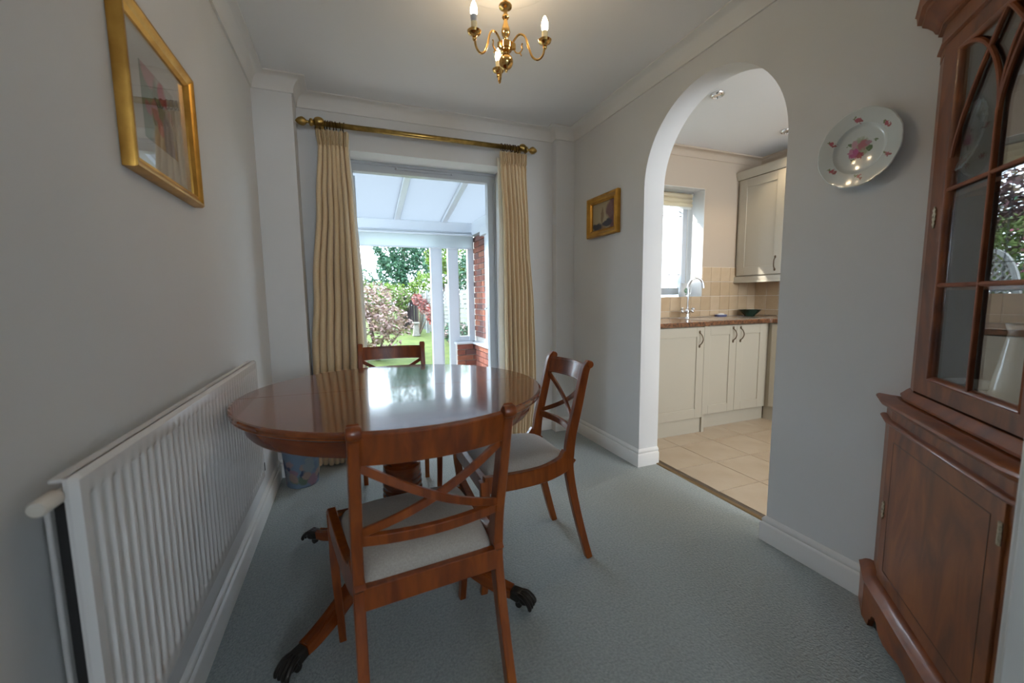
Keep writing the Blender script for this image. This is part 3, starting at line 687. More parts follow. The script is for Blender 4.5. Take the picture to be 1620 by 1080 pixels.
mb = MB().tube([(-.470, RY1 + .035, .33), (-.428, RY1 + .035, .33), (-.428, RY1 + .035, .36)], .0075, 10).tube([(-.428, RY1 - .01, .36), (-.428, RY1 + .045, .36)], .010, 10)
mb.lathe([(.0001, 0), (.017, 0), (.018, .03), (.014, .055), (.0001, .055)], 18, Matrix.Translation((-.428, RY1 + .035, .365)))
obj('lower_valve', mb, M['white'], rd)
obj('valve_band', MB().lathe([(.0190, 0), (.0195, 0), (.0195, .035), (.0190, .035)], 18, Matrix.Translation((-.428, RY1 + .035, .33))), M['dark'], rd)
for y in (RY0 + .2, RY1 - .16): obj('bracket', MB().box(XL + .0005, -.43, y - .012, y + .012, RZ0 - .03, RZ0 + .05), M['radw'], rd, bevel=.002)

# ------------------------------------------------------------------ framed pictures and plate
def picture(name, label, x, sgn, y0, y1, z0, z1, fw, ft, mats, mat_w=0, mountw=0):
    """frame on a side wall; sgn=+1 faces +x"""
    t = thing(name, label, 'picture', (x, (y0 + y1) / 2, (z0 + z1) / 2))
    prof = [(0, 0), (0, ft * .75), (fw * .12, ft), (fw * .3, ft), (fw * .42, ft * .8), (fw * .7, ft * .62), (fw * .82, ft * .72), (fw, ft * .42), (fw, 0)]
    # local (a = y, b = z, c = depth) -> world
    m = Matrix(((0, 0, sgn, x), (1, 0, 0, 0), (0, 1, 0, 0), (0, 0, 0, 1)))
    obj('frame', MB().sweep([(y0, z0), (y1, z0), (y1, z1), (y0, z1)], prof, closed=True, m=m), mats[0], t)
    i = fw * .95
    if mountw:
        mb = MB()
        for a in rect_holes(y0 + i, y1 - i, z0 + i, z1 - i, [(y0 + i + mountw[0], y1 - i - mountw[0], z0 + i + mountw[1], z1 - i - mountw[1])]): mb.add([(x + sgn * .006, a[0], a[2]), (x + sgn * .006, a[1], a[2]), (x + sgn * .006, a[1], a[3]), (x + sgn * .006, a[0], a[3])], [(0, 1, 2, 3)])
        obj('mount', mb, M['card'], t, smooth=False)
    w = mountw or (0, 0)
    obj('picture', MB().box(*sorted((x + sgn * .001, x + sgn * .005)), y0 + i + w[0] - .002, y1 - i - w[0] + .002, z0 + i + w[1] - .002, z1 - i - w[1] + .002), mats[1], t, smooth=False)
    if len(mats) > 2: obj('pane', MB().box(*sorted((x + sgn * .0075, x + sgn * .0095)), y0 + i, y1 - i, z0 + i, z1 - i), mats[2], t, smooth=False)
    return t
M['flowers'] = blobs('flower_print', (.58, .56, .50), [((-.10, .02), .11, (.25, .33, .25), 1.8), ((.03, -.10), .10, (.60, .42, .24), .8), ((-.05, .09), .05, (.62, .32, .33)), ((.0, .02), .05, (.20, .24, .14), 1.2), ((.035, .06), .035, (.55, .09, .10)),
    ((-.03, .0), .03, (.60, .22, .22)), ((.0, -.03), .025, (.62, .15, .16)), ((.05, -.06), .04, (.26, .26, .34), 2), ((.08, .02), .025, (.62, .45, .45)), ((-.07, -.02), .022, (.50, .20, .22)), ((.06, -.14), .03, (.30, .27, .36))], .7, .06, 12, 'yz')
picture('framed_print', 'large gilt-framed flower print hanging above the radiator', XL, 1, 1.245, 1.725, 1.437, 1.845, .036, .030, (M['gilt'], M['flowers'], M['pglass']), mountw=(.095, .075))
M['landscape'] = blobs('small_oil_painting', (.42, .35, .22), [((-.14, .0), .09, (.14, .05, .05), 3), ((.05, -.12), .10, (.30, .17, .08), .6), ((.08, -.07), .07, (.03, .035, .05), .45), ((-.04, -.06), .07, (.04, .04, .06), .4), ((-.07, .03), .05, (.18, .09, .08), 1.4), ((.02, .0), .02, (.25, .18, .1), 3)], .4, .05, 18, 'yz')
picture('framed_painting', 'small gilt-framed dark landscape painting hanging left of the arch', XR, -1, 2.385, 2.765, 1.552, 1.84, .05, .034, (M['gilt'], M['landscape']))
pl = thing('decorative_plate', 'white china plate with pink roses hanging on the wall right of the arch', 'plate', (XR, .966, 1.630))
m = Matrix(((0, 0, -1, XR), (1, 0, 0, .966), (0, 1, 0, 1.630), (0, 0, 0, 1))) @ Matrix.Rotation(0, 4, 'Z')
items = [((.0, .006), .036, (.45, .50, .36)), ((.018, -.012), .020, (.62, .17, .36)), ((-.008, .012), .019, (.55, .22, .26)), ((.018, .018), .014, (.66, .40, .46)), ((-.024, .014), .012, (.50, .28, .34)), ((.0, -.022), .013, (.40, .07, .14)), ((.03, -.004), .010, (.70, .30, .46)), ((-.030, -.006), .011, (.16, .24, .13)), ((.034, .024), .008, (.22, .30, .18)), ((.022, -.036), .007, (.16, .22, .12)), ((-.046, .018), .007, (.25, .32, .2))]
for k in range(6):
    a = .45 + k * pi / 3; cx_, cy_ = .098 * cos(a), .098 * sin(a)
    items += [((cx_, cy_), .010, (.55, .16, .20)), ((cx_ + .009, cy_ + .006), .006, (.25, .28, .14)), ((cx_ - .008, cy_ - .008), .007, (.42, .15, .16))]
M['rose'] = blobs('rose_china', (.62, .66, .65), [(i_[0], i_[1] * (.85 if n_ > 10 else 1), tuple(v * .8 for v in i_[2])) for n_, i_ in enumerate(items)], .12, .024, 110, 'yz', coat=.3)
prof = [(.0001, .012), (.070, .012), (.078, .014), (.083, .020), (.118, .029), (.129, .031), (.131, .034), (.128, .036), (.117, .034), (.084, .026), (.078, .019), (.070, .016), (.0001, .016)]
obj('plate_body', MB().lathe(prof, 96, m, lambda a, i: 1 + (.016 * abs(sin(6 * a)) - .004 * cos(36 * a) if 3 < i < 9 else 0)), M['rose'], pl)
obj('wire_hanger', MB().tube([(XR - .006, .966, 1.60), (XR - .006, .966, 1.75)], .0015, 6), M['steel'], pl)

# ------------------------------------------------------------------ chandelier
CX, CY = .635, 1.655
ch = thing('chandelier', 'small three-arm polished brass chandelier with candle bulbs over the table', 'chandelier', (CX, CY, ZC))
T = Matrix.Translation((CX, CY, 0))
obj('canopy', MB().lathe([(.0001, ZC), (.05, ZC), (.048, ZC - .012), (.02, ZC - .03), (.008, ZC - .04), (.0001, ZC - .04)], 28, T), M['brass'], ch)
obj('stem', MB().lathe([(.006, ZC - .03), (.006, 2.292), (.012, 2.29), (.012, 2.283), (.024, 2.279), (.0265, 2.274), (.025, 2.268), (.010, 2.262), (.0075, 2.255), (.0075, 2.242), (.013, 2.238), (.014, 2.232), (.011, 2.227), (.007, 2.224), (.009, 2.21), (.0155, 2.192), (.018, 2.178), (.016, 2.166), (.009, 2.158), (.008, 2.150), (.013, 2.146), (.013, 2.142), (.0001, 2.142)][::-1], 28, T), M['brass'], ch)
obj('hub', MB().lathe([(.0001, 2.100), (.016, 2.102), (.022, 2.106), (.022, 2.112), (.0265, 2.114), (.0265, 2.136), (.022, 2.14), (.0001, 2.143)], 24, T), M['brass'], ch)
obj('ball_finial', MB().lathe([(.0001, 2.026), (.005, 2.028), (.006, 2.034), (.009, 2.038)] + [(.029 * sin(a), 2.066 - .029 * cos(a)) for a in [.35 + (2.6 - .35) * k / 14 for k in range(15)]] + [(.012, 2.094), (.014, 2.098), (.010, 2.102), (.0001, 2.103)], 28, T), M['brass'], ch)
ceil_rose = MB().lathe([(.0001, ZC - .018), (.06, ZC - .018), (.08, ZC - .012), (.10, ZC - .018), (.13, ZC - .016), (.15, ZC - .008), (.20, ZC - .010), (.23, ZC - .014), (.25, ZC - .004), (.25, ZC)], 48, T)
struct('trim_5', ceil_rose, M['ceil'])
for k in range(3):
    a = 1.421 + k * 2 * pi / 3
    R3 = T @ Matrix.Rotation(a, 4, 'Z')
    pts = smooth_pts([(.026, 0, 2.118), (.034, 0, 2.140), (.056, 0, 2.158), (.080, 0, 2.146), (.094, 0, 2.105), (.110, 0, 2.066), (.132, 0, 2.052), (.152, 0, 2.066), (.160, 0, 2.100)], 6)
    mb = MB().tube(pts, .0042, 10)
    mb.box(.024, .040, -.006, .006, 2.108, 2.128); mb.ball((.16, 0, 2.092), .008, 10, 8)
    mb.tube(smooth_pts([(.034, 0, 2.108), (.042, 0, 2.094), (.056, 0, 2.090), (.068, 0, 2.102), (.066, 0, 2.118), (.070, 0, 2.124)], 5), .0026, 8)
    mb.tube(smooth_pts([(.056, 0, 2.090), (.062, 0, 2.084), (.064, 0, 2.078)], 3), .0024, 6)
    mb.xf(R3); arm = obj('arm', mb, M['brass'], ch)
    mb = MB().lathe([(.0001, 2.098), (.008, 2.098), (.010, 2.103), (.014, 2.106), (.023, 2.110), (.0265, 2.118), (.0245, 2.119), (.014, 2.113), (.0001, 2.112)], 24, Matrix.Translation((.16, 0, 0))); mb.xf(R3)
    obj('drip_pan', mb, M['brass'], arm)
    mb = MB().lathe([(.0001, 2.112), (.0115, 2.112), (.0115, 2.150), (.0095, 2.152), (.0001, 2.152)], 20, Matrix.Translation((.16, 0, 0))); mb.xf(R3)
    obj('candle_tube', mb, M['candle'], arm)
    lit = M['bulb']
    z0 = 2.152
    if k == 1:
        mb = MB().lathe([(.0001, z0), (.010, z0), (.0125, z0 + .006), (.0135, z0 + .020), (.0001, z0 + .020)], 20, Matrix.Translation((.16, 0, 0))); mb.xf(R3); obj('bulb_base', mb, M['bulbw'], arm); z0 += .018
    mb = MB().lathe([(.009, z0), (.0125, z0 + .010), (.0135, z0 + .020), (.012, z0 + .032), (.0075, z0 + .046), (.003, z0 + .054), (.0001, z0 + .057)], 20, Matrix.Translation((.16, 0, 0))); mb.xf(R3)
    obj('bulb', mb, lit, arm)
    p = R3 @ Vector((.16, 0, z0 + .03)); lamp('candle_bulb_light', 'POINT', p, 1.1, (1, .74, .45), shadow_soft_size=.02)

# ------------------------------------------------------------------ curtain pole and curtains
cp = thing('curtain_pole', 'reeded antique brass curtain pole with pineapple finials above the patio door', 'curtain rod', (.56, 2.977, 2.225))
PY, PZ = 2.975, 2.226
Mx = lambda x: Matrix.Translation((x, PY, PZ)) @ Matrix.Rotation(pi / 2, 4, 'Y')
obj('pole', MB().lathe([(.0155, -.17), (.0155, 1.30)], 32, Mx(0), lambda a, i: 1 + .05 * cos(16 * a)), M['brassdk'], cp)
for s, x in ((-1, -.17), (1, 1.295)):
    mb = MB().lathe([(.0155, -.01), (.022, -.008), (.024, 0), (.020, .008), (.010, .012), (.008, .020), (.010, .026), (.019, .034), (.025, .046), (.025, .056), (.020, .070), (.011, .082), (.005, .087), (.0001, .09)], 24, Mx(x) @ Matrix.Diagonal((1, 1, s, 1)), lambda a, i: 1 + (.06 * cos(8 * a + i) if 6 < i < 12 else 0))
    obj('finial', mb, M['brassdk'], cp)
for x in (-.125, 1.262):
    mb = MB().lathe([(.0001, 0), (.028, 0), (.030, .006), (.018, .012), (.010, .02), (.010, .06), (.0001, .06)], 20, Matrix.Translation((x, YB, PZ)) @ Matrix.Rotation(pi / 2, 4, 'X'))
    mb.ball((x, PY - .012, PZ + .01), .024, 14, 10, (1.3, .6, 1)).tube([(x, YB - .05, PZ), (x, PY, PZ)], .009, 10)
    obj('bracket', mb, M['brassdk'], cp)
for xs_ in ([-.150, -.092, -.078, -.062, -.045, -.028, -.002, .016], [1.098, 1.118, 1.138, 1.160, 1.182, 1.204, 1.226, 1.286]):
    for x in xs_:
        a = random.uniform(-.25, .25); pts = [(x + .0245 * sin(a) * sin(q), PY + .0245 * cos(q), PZ - .004 + .0245 * sin(q)) for q in [2 * pi * k / 20 for k in range(20)]]
        mb = MB().tube(pts, .0026, 6, closed=True); mb.tube([(x, PY, PZ - .026), (x, PY, PZ - .040)], .002, 6)
        obj('curtain_ring', mb, M['ring'], cp)
def curtain(label, keys, folds, lin_side, ph=0):
    """keys: (z, x_left, x_right, amplitude)"""
    x0 = (keys[0][1] + keys[0][2]) / 2
    t = thing('curtain', label, 'curtain', (x0, PY, 0), group='curtains at the patio door')
    def at(z):
        for i in range(len(keys) - 1):
            if keys[i][0] >= z >= keys[i + 1][0]:
                k = (keys[i][0] - z) / (keys[i][0] - keys[i + 1][0]); k = k * k * (3 - 2 * k); return [lerp(keys[i][j], keys[i + 1][j], k) for j in (1, 2, 3)]
        return keys[-1][1:4]
    nu = folds * 14
    rnd = [random.uniform(.75, 1.25) for _ in range(folds + 2)]
    def fn(u, v):
        z = lerp(keys[0][0], keys[-1][0], v ** 1.3 if v < .3 else v ** 1.3); a, b, A = at(z); ff = u * folds; k = int(min(ff, folds - 1e-6)); loc = ff - k
        amp = A * 1.35 * rnd[k] * (1 if z > 2.0 else lerp(rnd[k], rnd[(k + 3) % folds], .3))
        pinch = math.exp(-((z - 2.095) / .012) ** 2)
        s = 1.25 - 2.5 * abs(sin(pi * ff + ph)) ** .62
        x = lerp(a, b, u) - (b - a) / folds * .10 * sin(2 * pi * ff + ph * 2) * (1 if z < 2.06 else .3) + .003 * sin(z * 3 + k)
        y = PY + amp * s * (1 - .35 * pinch) + .006 * sin(3 * z + u * 9) * (0 if z > 2.1 else 1)
        if z > 2.1: y += .011 * sin(6 * pi * ff)
        return (x, y, z)
    obj('drape', MB().grid(fn, nu, 70), M['curt'], t, solid=.004, recalc=False)
    def fl(u, v):
        z = lerp(keys[0][0] - .03, keys[-1][0] + .01, v); a, b, A = at(z)
        e = b if lin_side > 0 else a
        return (e + lin_side * (lerp(-.05, .006 + .016 * min(1, (2.2 - z)), u)), PY + .035 + .008 * sin(z * 2), z)
    obj('lining', MB().grid(fl, 5, 40), M['lining'], t, solid=.002, recalc=False)
    return t
curtain('cream pinch-pleated curtain at the left side of the patio door', [(2.185, -.150, .045, .014), (2.095, -.140, .040, .016), (1.75, -.165, .056, .026), (1.2, -.215, .070, .034), (.75, -.25, .074, .036), (.4, -.262, .04, .036), (.015, -.262, -.01, .036)], 7, 1)
curtain('cream pinch-pleated curtain at the right side of the patio door', [(2.185, 1.075, 1.290, .014), (2.095, 1.08, 1.288, .016), (1.6, 1.095, 1.300, .026), (1.0, 1.09, 1.325, .034), (.5, 1.09, 1.335, .036), (.015, 1.09, 1.300, .036)], 7, -1, 1.0)

# ------------------------------------------------------------------ dining table
TXc, TYc, TZ = .163, 1.659, .775
tb = thing('dining_table', 'round glossy mahogany pedestal table with reeded column and brass paw feet', 'table', (TXc, TYc, 0))
TR = .560
MT = Matrix.Translation((TXc, TYc, 0)) @ Matrix.Rotation(-.05, 4, 'Z')
edge = [(0, -.030), (-.012, -.030), (-.006, -.027), (.0, -.022), (-.003, -.018), (.002, -.014), (.003, -.007), (.0, -.002), (-.006, 0)]
for s in (1, -1):
    arc = [k * pi / 48 for k in range(49)]
    rings = [(TR + dx, TZ + dz) for dx, dz in [(-.02, -.030), (-.012, -.030), (-.006, -.027), (.0, -.022), (-.003, -.018), (.002, -.014), (.003, -.007), (.0, -.002), (-.006, 0)]]
    mb = MB(); n = len(arc); vs = [(r * cos(a), s * max(r * sin(a), .0011), z) for r, z in rings for a in arc]
    fs = [(j * n + i, j * n + i + 1, (j + 1) * n + i + 1, (j + 1) * n + i) for j in range(len(rings) - 1) for i in range(n - 1)]
    fs += [tuple(range(n)), tuple(range((len(rings) - 1) * n, len(rings) * n)), tuple([j * n for j in range(len(rings))]) + tuple([j * n + n - 1 for j in range(len(rings))][::-1])]
    mb.add(vs, fs).xf(MT); obj('tabletop', mb, M['top'], tb)
ap = [(-.075, .0)]
obj('apron', MB().lathe([(TR - .055, TZ - .030), (TR - .040, TZ - .030), (TR - .036, TZ - .045), (TR - .040, TZ - .078), (TR - .046, TZ - .086), (TR - .060, TZ - .086), (TR - .062, TZ - .030)], 96, MT), M['apron'], tb)
obj('gear_block', MB().box(TXc - .22, TXc + .22, TYc - .15, TYc + .15, TZ - .075, TZ - .03), M['apron'], tb, bevel=.004)
prof = [(.0001, .205), (.055, .205), (.078, .222), (.092, .25), (.094, .28), (.084, .31), (.074, .325)]
z = .325
for k in range(6): prof += [(.074, z + .002), (.079 - .001 * k, z + .009), (.079 - .001 * k, z + .015), (.073, z + .021)]; z += .023
prof += [(.060, z + .005), (.066, z + .015), (.058, z + .03), (.045, z + .05), (.040, z + .10), (.046, z + .14), (.062, z + .175), (.064, z + .19), (.055, z + .20), (.055, TZ - .06), (.0001, TZ - .06)]
obj('pedestal', MB().lathe(prof, 36, Matrix.Translation((TXc, TYc, 0))), M['apron'], tb)
for ang in (-46, 224, 136, 44):
    a = radians(ang); m = Matrix.Translation((TXc, TYc, 0)) @ Matrix.Rotation(a, 4, 'Z')
    pts = smooth_pts([(.045, 0, .265), (.10, 0, .245), (.18, 0, .19), (.27, 0, .125), (.36, 0, .082), (.44, 0, .058), (.485, 0, .052)], 5)
    n = len(pts); mb = MB().bar(pts, [lerp(.05, .040, i / n) for i in range(n)], [lerp(.07, .036, i / (n - 1)) for i in range(n)], (0, 1, 0), .12)
    for s in (-1, 1): mb.tube([p + Vector((0, s * .011, lerp(.035, .018, i / (n - 1)))) for i, p in enumerate(pts)][2:], .005, 6)
    mb.xf(m); lg = obj('leg', mb, M['apron'], tb)
    mb = MB().bar([(.485, 0, .054), (.515, 0, .050), (.525, 0, .046)], [.046, .050, .046], [.040, .044, .040], (0, 1, 0), .3)
    for k in range(4):
        yy = (k - 1.5) * .0135; mb.tube(smooth_pts([(.515, yy * .8, .062), (.545, yy * 1.15, .058), (.570, yy * 1.35, .036), (.575, yy * 1.35, .018)], 4), [.0085] * 12 + [.006], 8)
    mb.ball((.54, 0, .038), .025, 12, 8, (1.1, 1, .8)).lathe([(.0001, -.010), (.014, -.010), (.015, -.006), (.015, .006), (.014, .010), (.0001, .010)], 16, Matrix.Translation((.515, 0, .0155)) @ Matrix.Rotation(pi / 2, 4, 'X'))
    mb.xf(m @ Matrix.Translation((.5, 0, 0)) @ Matrix.Diagonal((.86, .86, .92, 1)) @ Matrix.Translation((-.5, 0, 0))); obj('paw_foot', mb, M['paw'], lg)

# ------------------------------------------------------------------ dining chairs
OBJ = obj
def make_chair(label, loc, rz, wr=.345, wf=.43):
    t = thing('dining_chair', label, 'chair', loc, rz, 'cross-back dining chairs', world=False)
    yr, yf = -.20, .190
    H_ = Matrix.Diagonal((1, 1, 1.035, 1))
    def obj(n_, mb, m, p, **k): mb.xf(H_); return OBJ(n_, mb, m, p, **k)
    ps = []
    for s in (-1, 1):
        x = s * wr / 2
        pts = smooth_pts([(x * 1.03, yr - .085, .0), (x * 1.02, yr - .055, .10), (x * 1.01, yr - .018, .24), (x, yr + .008, .37), (x, yr + .012, .44), (x, yr + .002, .53), (x, yr - .028, .65), (x, yr - .052, .75), (x, yr - .066, .80), (x, yr - .085, .822)], 5)
        n = len(pts)
        th = [lerp(.028, .040, min(1, i / n * 2.2)) if i < n * .45 else lerp(.042, .030, (i - n * .45) / (n * .55)) for i in range(n)]
        mb = MB().bar(pts, .026, th, (1, 0, 0), .2)
        mb.lathe([(.0001, -.0155), (.013, -.0155), (.0155, -.011), (.0155, .011), (.013, .0155), (.0001, .0155)], 18, Matrix.Translation((x, yr - .082, .815)) @ Matrix.Rotation(pi / 2, 4, 'Y'))
        obj('back_post', mb, M['wood'], t)
    def bow(x, amp, w=wr / 2): return -amp * (1 - (x / w) ** 2)
    xs = [lerp(-wr / 2 + .008, wr / 2 - .008, k / 12) for k in range(13)]
    obj('top_rail', MB().bar([(x, yr - .058 + bow(x, .035), .775) for x in xs], .074, .019, (0, -.22, 1), .2), M['wood'], t)
    mb = MB()
    for dz in (-.03, .03): mb.tube([(x, yr - .058 + bow(x, .035) + .0095 - dz * .22, .775 + dz) for x in xs], .0022, 6)
    obj('rail_bead', mb, M['wood'], t)
    obj('lower_rail', MB().bar([(x, yr - .004 + bow(x, .030), .545) for x in xs], .026, .017, (0, -.1, 1), .2), M['wood'], t)
    for s in (-1, 1):
        pts = []
        for k in range(13):
            u = k / 12; x = lerp(-wr / 2 + .008, wr / 2 - .008, u) * s; zz = lerp(.562, .735, u) + .012 * sin(pi * u) * (-1)
            yy = lerp(yr - .010, yr - .050, u) + bow(x, .033) + s * .004
            pts.append((x, yy, zz))
        obj('cross_rail', MB().bar(pts, .019, .012, (0, 0, 1), .25), M['wood'], t)
    # seat rails
    obj('rear_rail', MB().bar([(-wr / 2 + .01, yr + .0, .400), (wr / 2 - .01, yr + .0, .400)], .056, .024, (0, 0, 1), .12), M['wood'], t)
    obj('front_rail', MB().bar([(-wf / 2 + .01, yf, .405), (wf / 2 - .01, yf, .405)], .058, .026, (0, 0, 1), .12), M['wood'], t)
    for s in (-1, 1):
        pts = smooth_pts([(s * wr / 2, yr + .010, .455), (s * (wr / 2 + .004), yr + .045, .422), (s * lerp(wr, wf, .35) / 2, lerp(yr, yf, .35), .404), (s * lerp(wr, wf, .7) / 2, lerp(yr, yf, .7), .406), (s * wf / 2, yf + .010, .418)], 5)
        n = len(pts)
        obj('side_rail', MB().bar(pts, [lerp(.075, .062, min(1, i / n * 2)) for i in range(n)], .026, (0, 0, 1), .18), M['wood'], t)
        x = s * wf / 2
        pts = smooth_pts([(x, yf + .008, .435), (x, yf + .004, .36), (x, yf - .006, .26), (x * .98, yf - .002, .15), (x * .95, yf + .014, .0)], 5); n = len(pts)
        obj('leg', MB().bar(pts, [lerp(.030, .022, i / n) for i in range(n)], [lerp(.036, .026, i / n) for i in range(n)], (1, 0, 0), .2), M['wood'], t)
    # upholstered drop-in seat
    def seat(u, v):
        a, b = u * 2 - 1, v * 2 - 1; sq = lambda q: math.copysign(abs(q) ** .9, q)
        w = lerp(wr / 2 - .006, wf / 2 - .014, v); e = max(abs(a), abs(b)); dome = (1 - a ** 4) * (1 - b ** 4)
        rr = 1 - .035 * (a * a * b * b)
        return (a * w * rr, lerp(yr + .010, yf - .010, v), .420 + .056 * dome ** .5)
    obj('seat', MB().grid(seat, 18, 18), M['seat'], t, solid=.012)
    return t
make_chair('cross-back dining chair nearest the camera with its back to us', (.148, 1.195, 0), radians(5), .362, .44)
make_chair('cross-back dining chair pushed in at the right side of the table', (.625, 1.612, 0), radians(90), .318, .43)
make_chair('cross-back dining chair on the far side of the table before the patio door', (.195, 2.265, 0), radians(175), .355, .43)

# ------------------------------------------------------------------ waste bin
bn = thing('waste_bin', 'floral fabric-patterned waste bin in the corner behind the table', 'bin', (-.325, 2.74, 0))
its = []
for k in range(30):
    a = random.uniform(-pi, 0.3); zz = random.uniform(.02, .22)
    its.append(((.10 * cos(a), .10 * sin(a), zz), random.uniform(.02, .045), random.choice([(.36, .22, .30), (.17, .25, .36), (.40, .30, .32), (.24, .30, .22), (.05, .08, .18), (.30, .36, .40), (.44, .32, .28), (.15, .22, .16)])))
its = [(i_[0], i_[1], tuple(v * .62 for v in i_[2])) for i_ in its]
M['binf'] = blobs('floral_bin_paper', (.13, .19, .27), its, .5, .05, 22, 'xyz')
obj('bin_body', MB().lathe([(.0001, 0), (.082, 0), (.088, .006), (.106, .24), (.109, .25), (.104, .25), (.084, .01), (.0001, .012)], 40, Matrix.Translation((-.325, 2.74, 0))), M['binf'], bn)
obj('bin_rim', MB().tube([(-.325 + .108 * cos(q), 2.74 + .108 * sin(q), .25) for q in [2 * pi * k / 32 for k in range(32)]], .004, 6, closed=True), M['apron'], bn)

# ------------------------------------------------------------------ corner display cabinet
e45 = Vector((-1, -1, 0)).normalized(); n45 = Vector((-1, 1, 0)).normalized()
def F(p0):
    """local (s along face, z, outward) -> world"""
    m = Matrix.Identity(4)
    for i in range(3): m[i][0] = e45[i]; m[i][1] = (0, 0, 1)[i]; m[i][2] = n45[i]; m[i][3] = p0[i]
    return m
dc = thing('corner_cabinet', 'tall mahogany corner cabinet with gothic glazed door against the right wall', 'cabinet', (1.5, .55, 0))
CL = [(XR - .002, .835), (1.635, .777), (1.236, .378), (1.180, YF + .002)]   # lower body plan, wall to wall
def off_plan(pl, d):
    P_ = [Vector(p) for p in pl]; out = []
    for i in range(len(P_)):
        d0 = (P_[i] - P_[i - 1]).normalized() if i else None; d1 = (P_[i + 1] - P_[i]).normalized() if i < len(P_) - 1 else None
        if d0 is None:
            q = P_[0] + Vector((d1.y, -d1.x)) * d; q += d1 * ((P_[0].x - q.x) / d1.x); out.append(q); continue
        if d1 is None:
            q = P_[i] + Vector((d0.y, -d0.x)) * d; q += d0 * ((P_[i].y - q.y) / d0.y); out.append(q); continue
        n0 = Vector((d0.y, -d0.x)); n1 = Vector((d1.y, -d1.x)); q = n0 + n1; out.append(P_[i] + q / q.length_squared * 2 * d)
    return [(p.x, p.y) for p in out]
def slab(name, plan, z0, z1, m, d=0, **kw):
    p = off_plan(plan, d); poly = p + [(XR - .002, YF + .002)]
    return obj(name, MB().prism(poly, z0, z1), m, dc, **kw)
def ring(name, plan, prof, m, par=None):
    """moulding following the front of the plan; profile (out, z)"""
    mb = MB(); K = len(prof); rows = [off_plan(plan, a) for a, b in prof]
    vs = [(rows[k][i][0], rows[k][i][1], prof[k][1]) for i in range(len(plan)) for k in range(K)]
    fs = [(i * K + k, (i + 1) * K + k, (i + 1) * K + (k + 1) % K, i * K + (k + 1) % K) for i in range(len(plan) - 1) for k in range(K)] + [tuple(range(K)), tuple(range((len(plan) - 1) * K, len(plan) * K))]
    mb.add(vs, fs); return obj(name, mb, m, par or dc)
slab('lower_body', CL, .10, .742, M['cab'], -.004, smooth=False)
ring('ledge', CL, [(-.10, .742), (.006, .742), (.010, .750), (.022, .756), (.026, .762), (.024, .768), (.018, .772), (-.10, .772)], M['cabtrim'])
slab('ledge_top', CL, .768, .7725, M['cabtrim'], -.02, smooth=False)
ring('upper_moulding', CL, [(-.02, .690), (.002, .690), (.010, .694), (.012, .699), (.008, .704), (.002, .707), (-.02, .707)], M['cabtrim'])
ring('plinth_moulding', CL, [(-.02, .128), (.034, .128), (.034, .133), (.028, .138), (.018, .150), (.006, .156), (-.02, .156)], M['cabtrim'])
# bracket plinth cut with ogee feet
L1 = (Vector(CL[2]) - Vector(CL[1])).length
Mf = F((*off_plan(CL, .030)[1], 0)); Lp = (Vector(off_plan(CL, .030)[2]) - Vector(off_plan(CL, .030)[1])).length
cut = [(0, 0), (.05, 0), (.056, .018), (.060, .030), (.070, .036), (.074, .048), (.084, .058), (.098, .062), (.112, .058), (.124, .044), (.14, .034), (.17, .028), (.21, .034), (Lp / 2 - .02, .050)]
poly = cut + [(Lp - a, b) for a, b in cut[::-1]] + [(Lp, .13), (0, .13)]
obj('bracket_plinth', MB().prism(poly, -.016, 0, Mf), M['cabtrim'], dc, bevel=.0015)
a_ = off_plan(CL, .030)
for p, q in ((a_[0], a_[1]), (a_[2], a_[3])):
    p, q = Vector(p), Vector(q); dd = (q - p).normalized(); nn = Vector((-dd.y, dd.x)) * -1
    obj('plinth_return', MB().prism([(p.x, p.y), (q.x, q.y), ((q - nn * .014).x, (q - nn * .014).y), ((p - nn * .014).x, (p - nn * .014).y)], .0, .13), M['cabtrim'], dc, smooth=False)
Mc = F((CL[1][0], CL[1][1], 0))
dr = obj('lower_door', MB().prism([(.004, .160), (L1 - .004, .160), (L1 - .004, .688), (.004, .688)], -.012, .002, Mc), M['cab'], dc, bevel=.0015, smooth=False)
M['inlay'] = mat('dark_inlay_line', (.05, .018, .010), .4)
mb = MB()
for a in rect_holes(.045, L1 - .045, .205, .645, [(.047, L1 - .047, .207, .643)]): mb.prism([(a[0], a[2]), (a[1], a[2]), (a[1], a[3]), (a[0], a[3])], .0020, .0026, Mc)
obj('inlay_line', mb, M['inlay'], dr, smooth=False)
def escut(s, z, Mm, par):
    o_ = [(0, .03), (.004, .024), (.009, .020), (.005, .013), (.010, .006), (.007, 0), (.009, -.008), (.004, -.014), (.008, -.022), (.003, -.026), (0, -.034)]
    poly = [(s + a, z + b) for a, b in o_] + [(s - a, z + b) for a, b in o_[::-1][1:-1]]
    o = obj('escutcheon', MB().prism(poly, 0, .004, Mm @ Matrix.Translation((0, 0, .002))), M['escut'], par, bevel=.0008)
    obj('keyhole', MB().prism([(s + .002 * cos(q), z + .003 * sin(q)) for q in [pi * k / 5 for k in range(10)]] + [], .0062, .0066, Mm), M['dark'], o)
escut(.018, .405, Mc, dr)
for z in (.62, .24): obj('hinge', MB().prism([(L1 - .014, z - .025), (L1 - .008, z - .025), (L1 - .008, z + .025), (L1 - .014, z + .025)], .002, .006, Mc).tube([Mc @ Vector((L1 - .006, z - .025, .005)), Mc @ Vector((L1 - .006, z + .025, .005))], .0035, 8), M['escut'], dr)
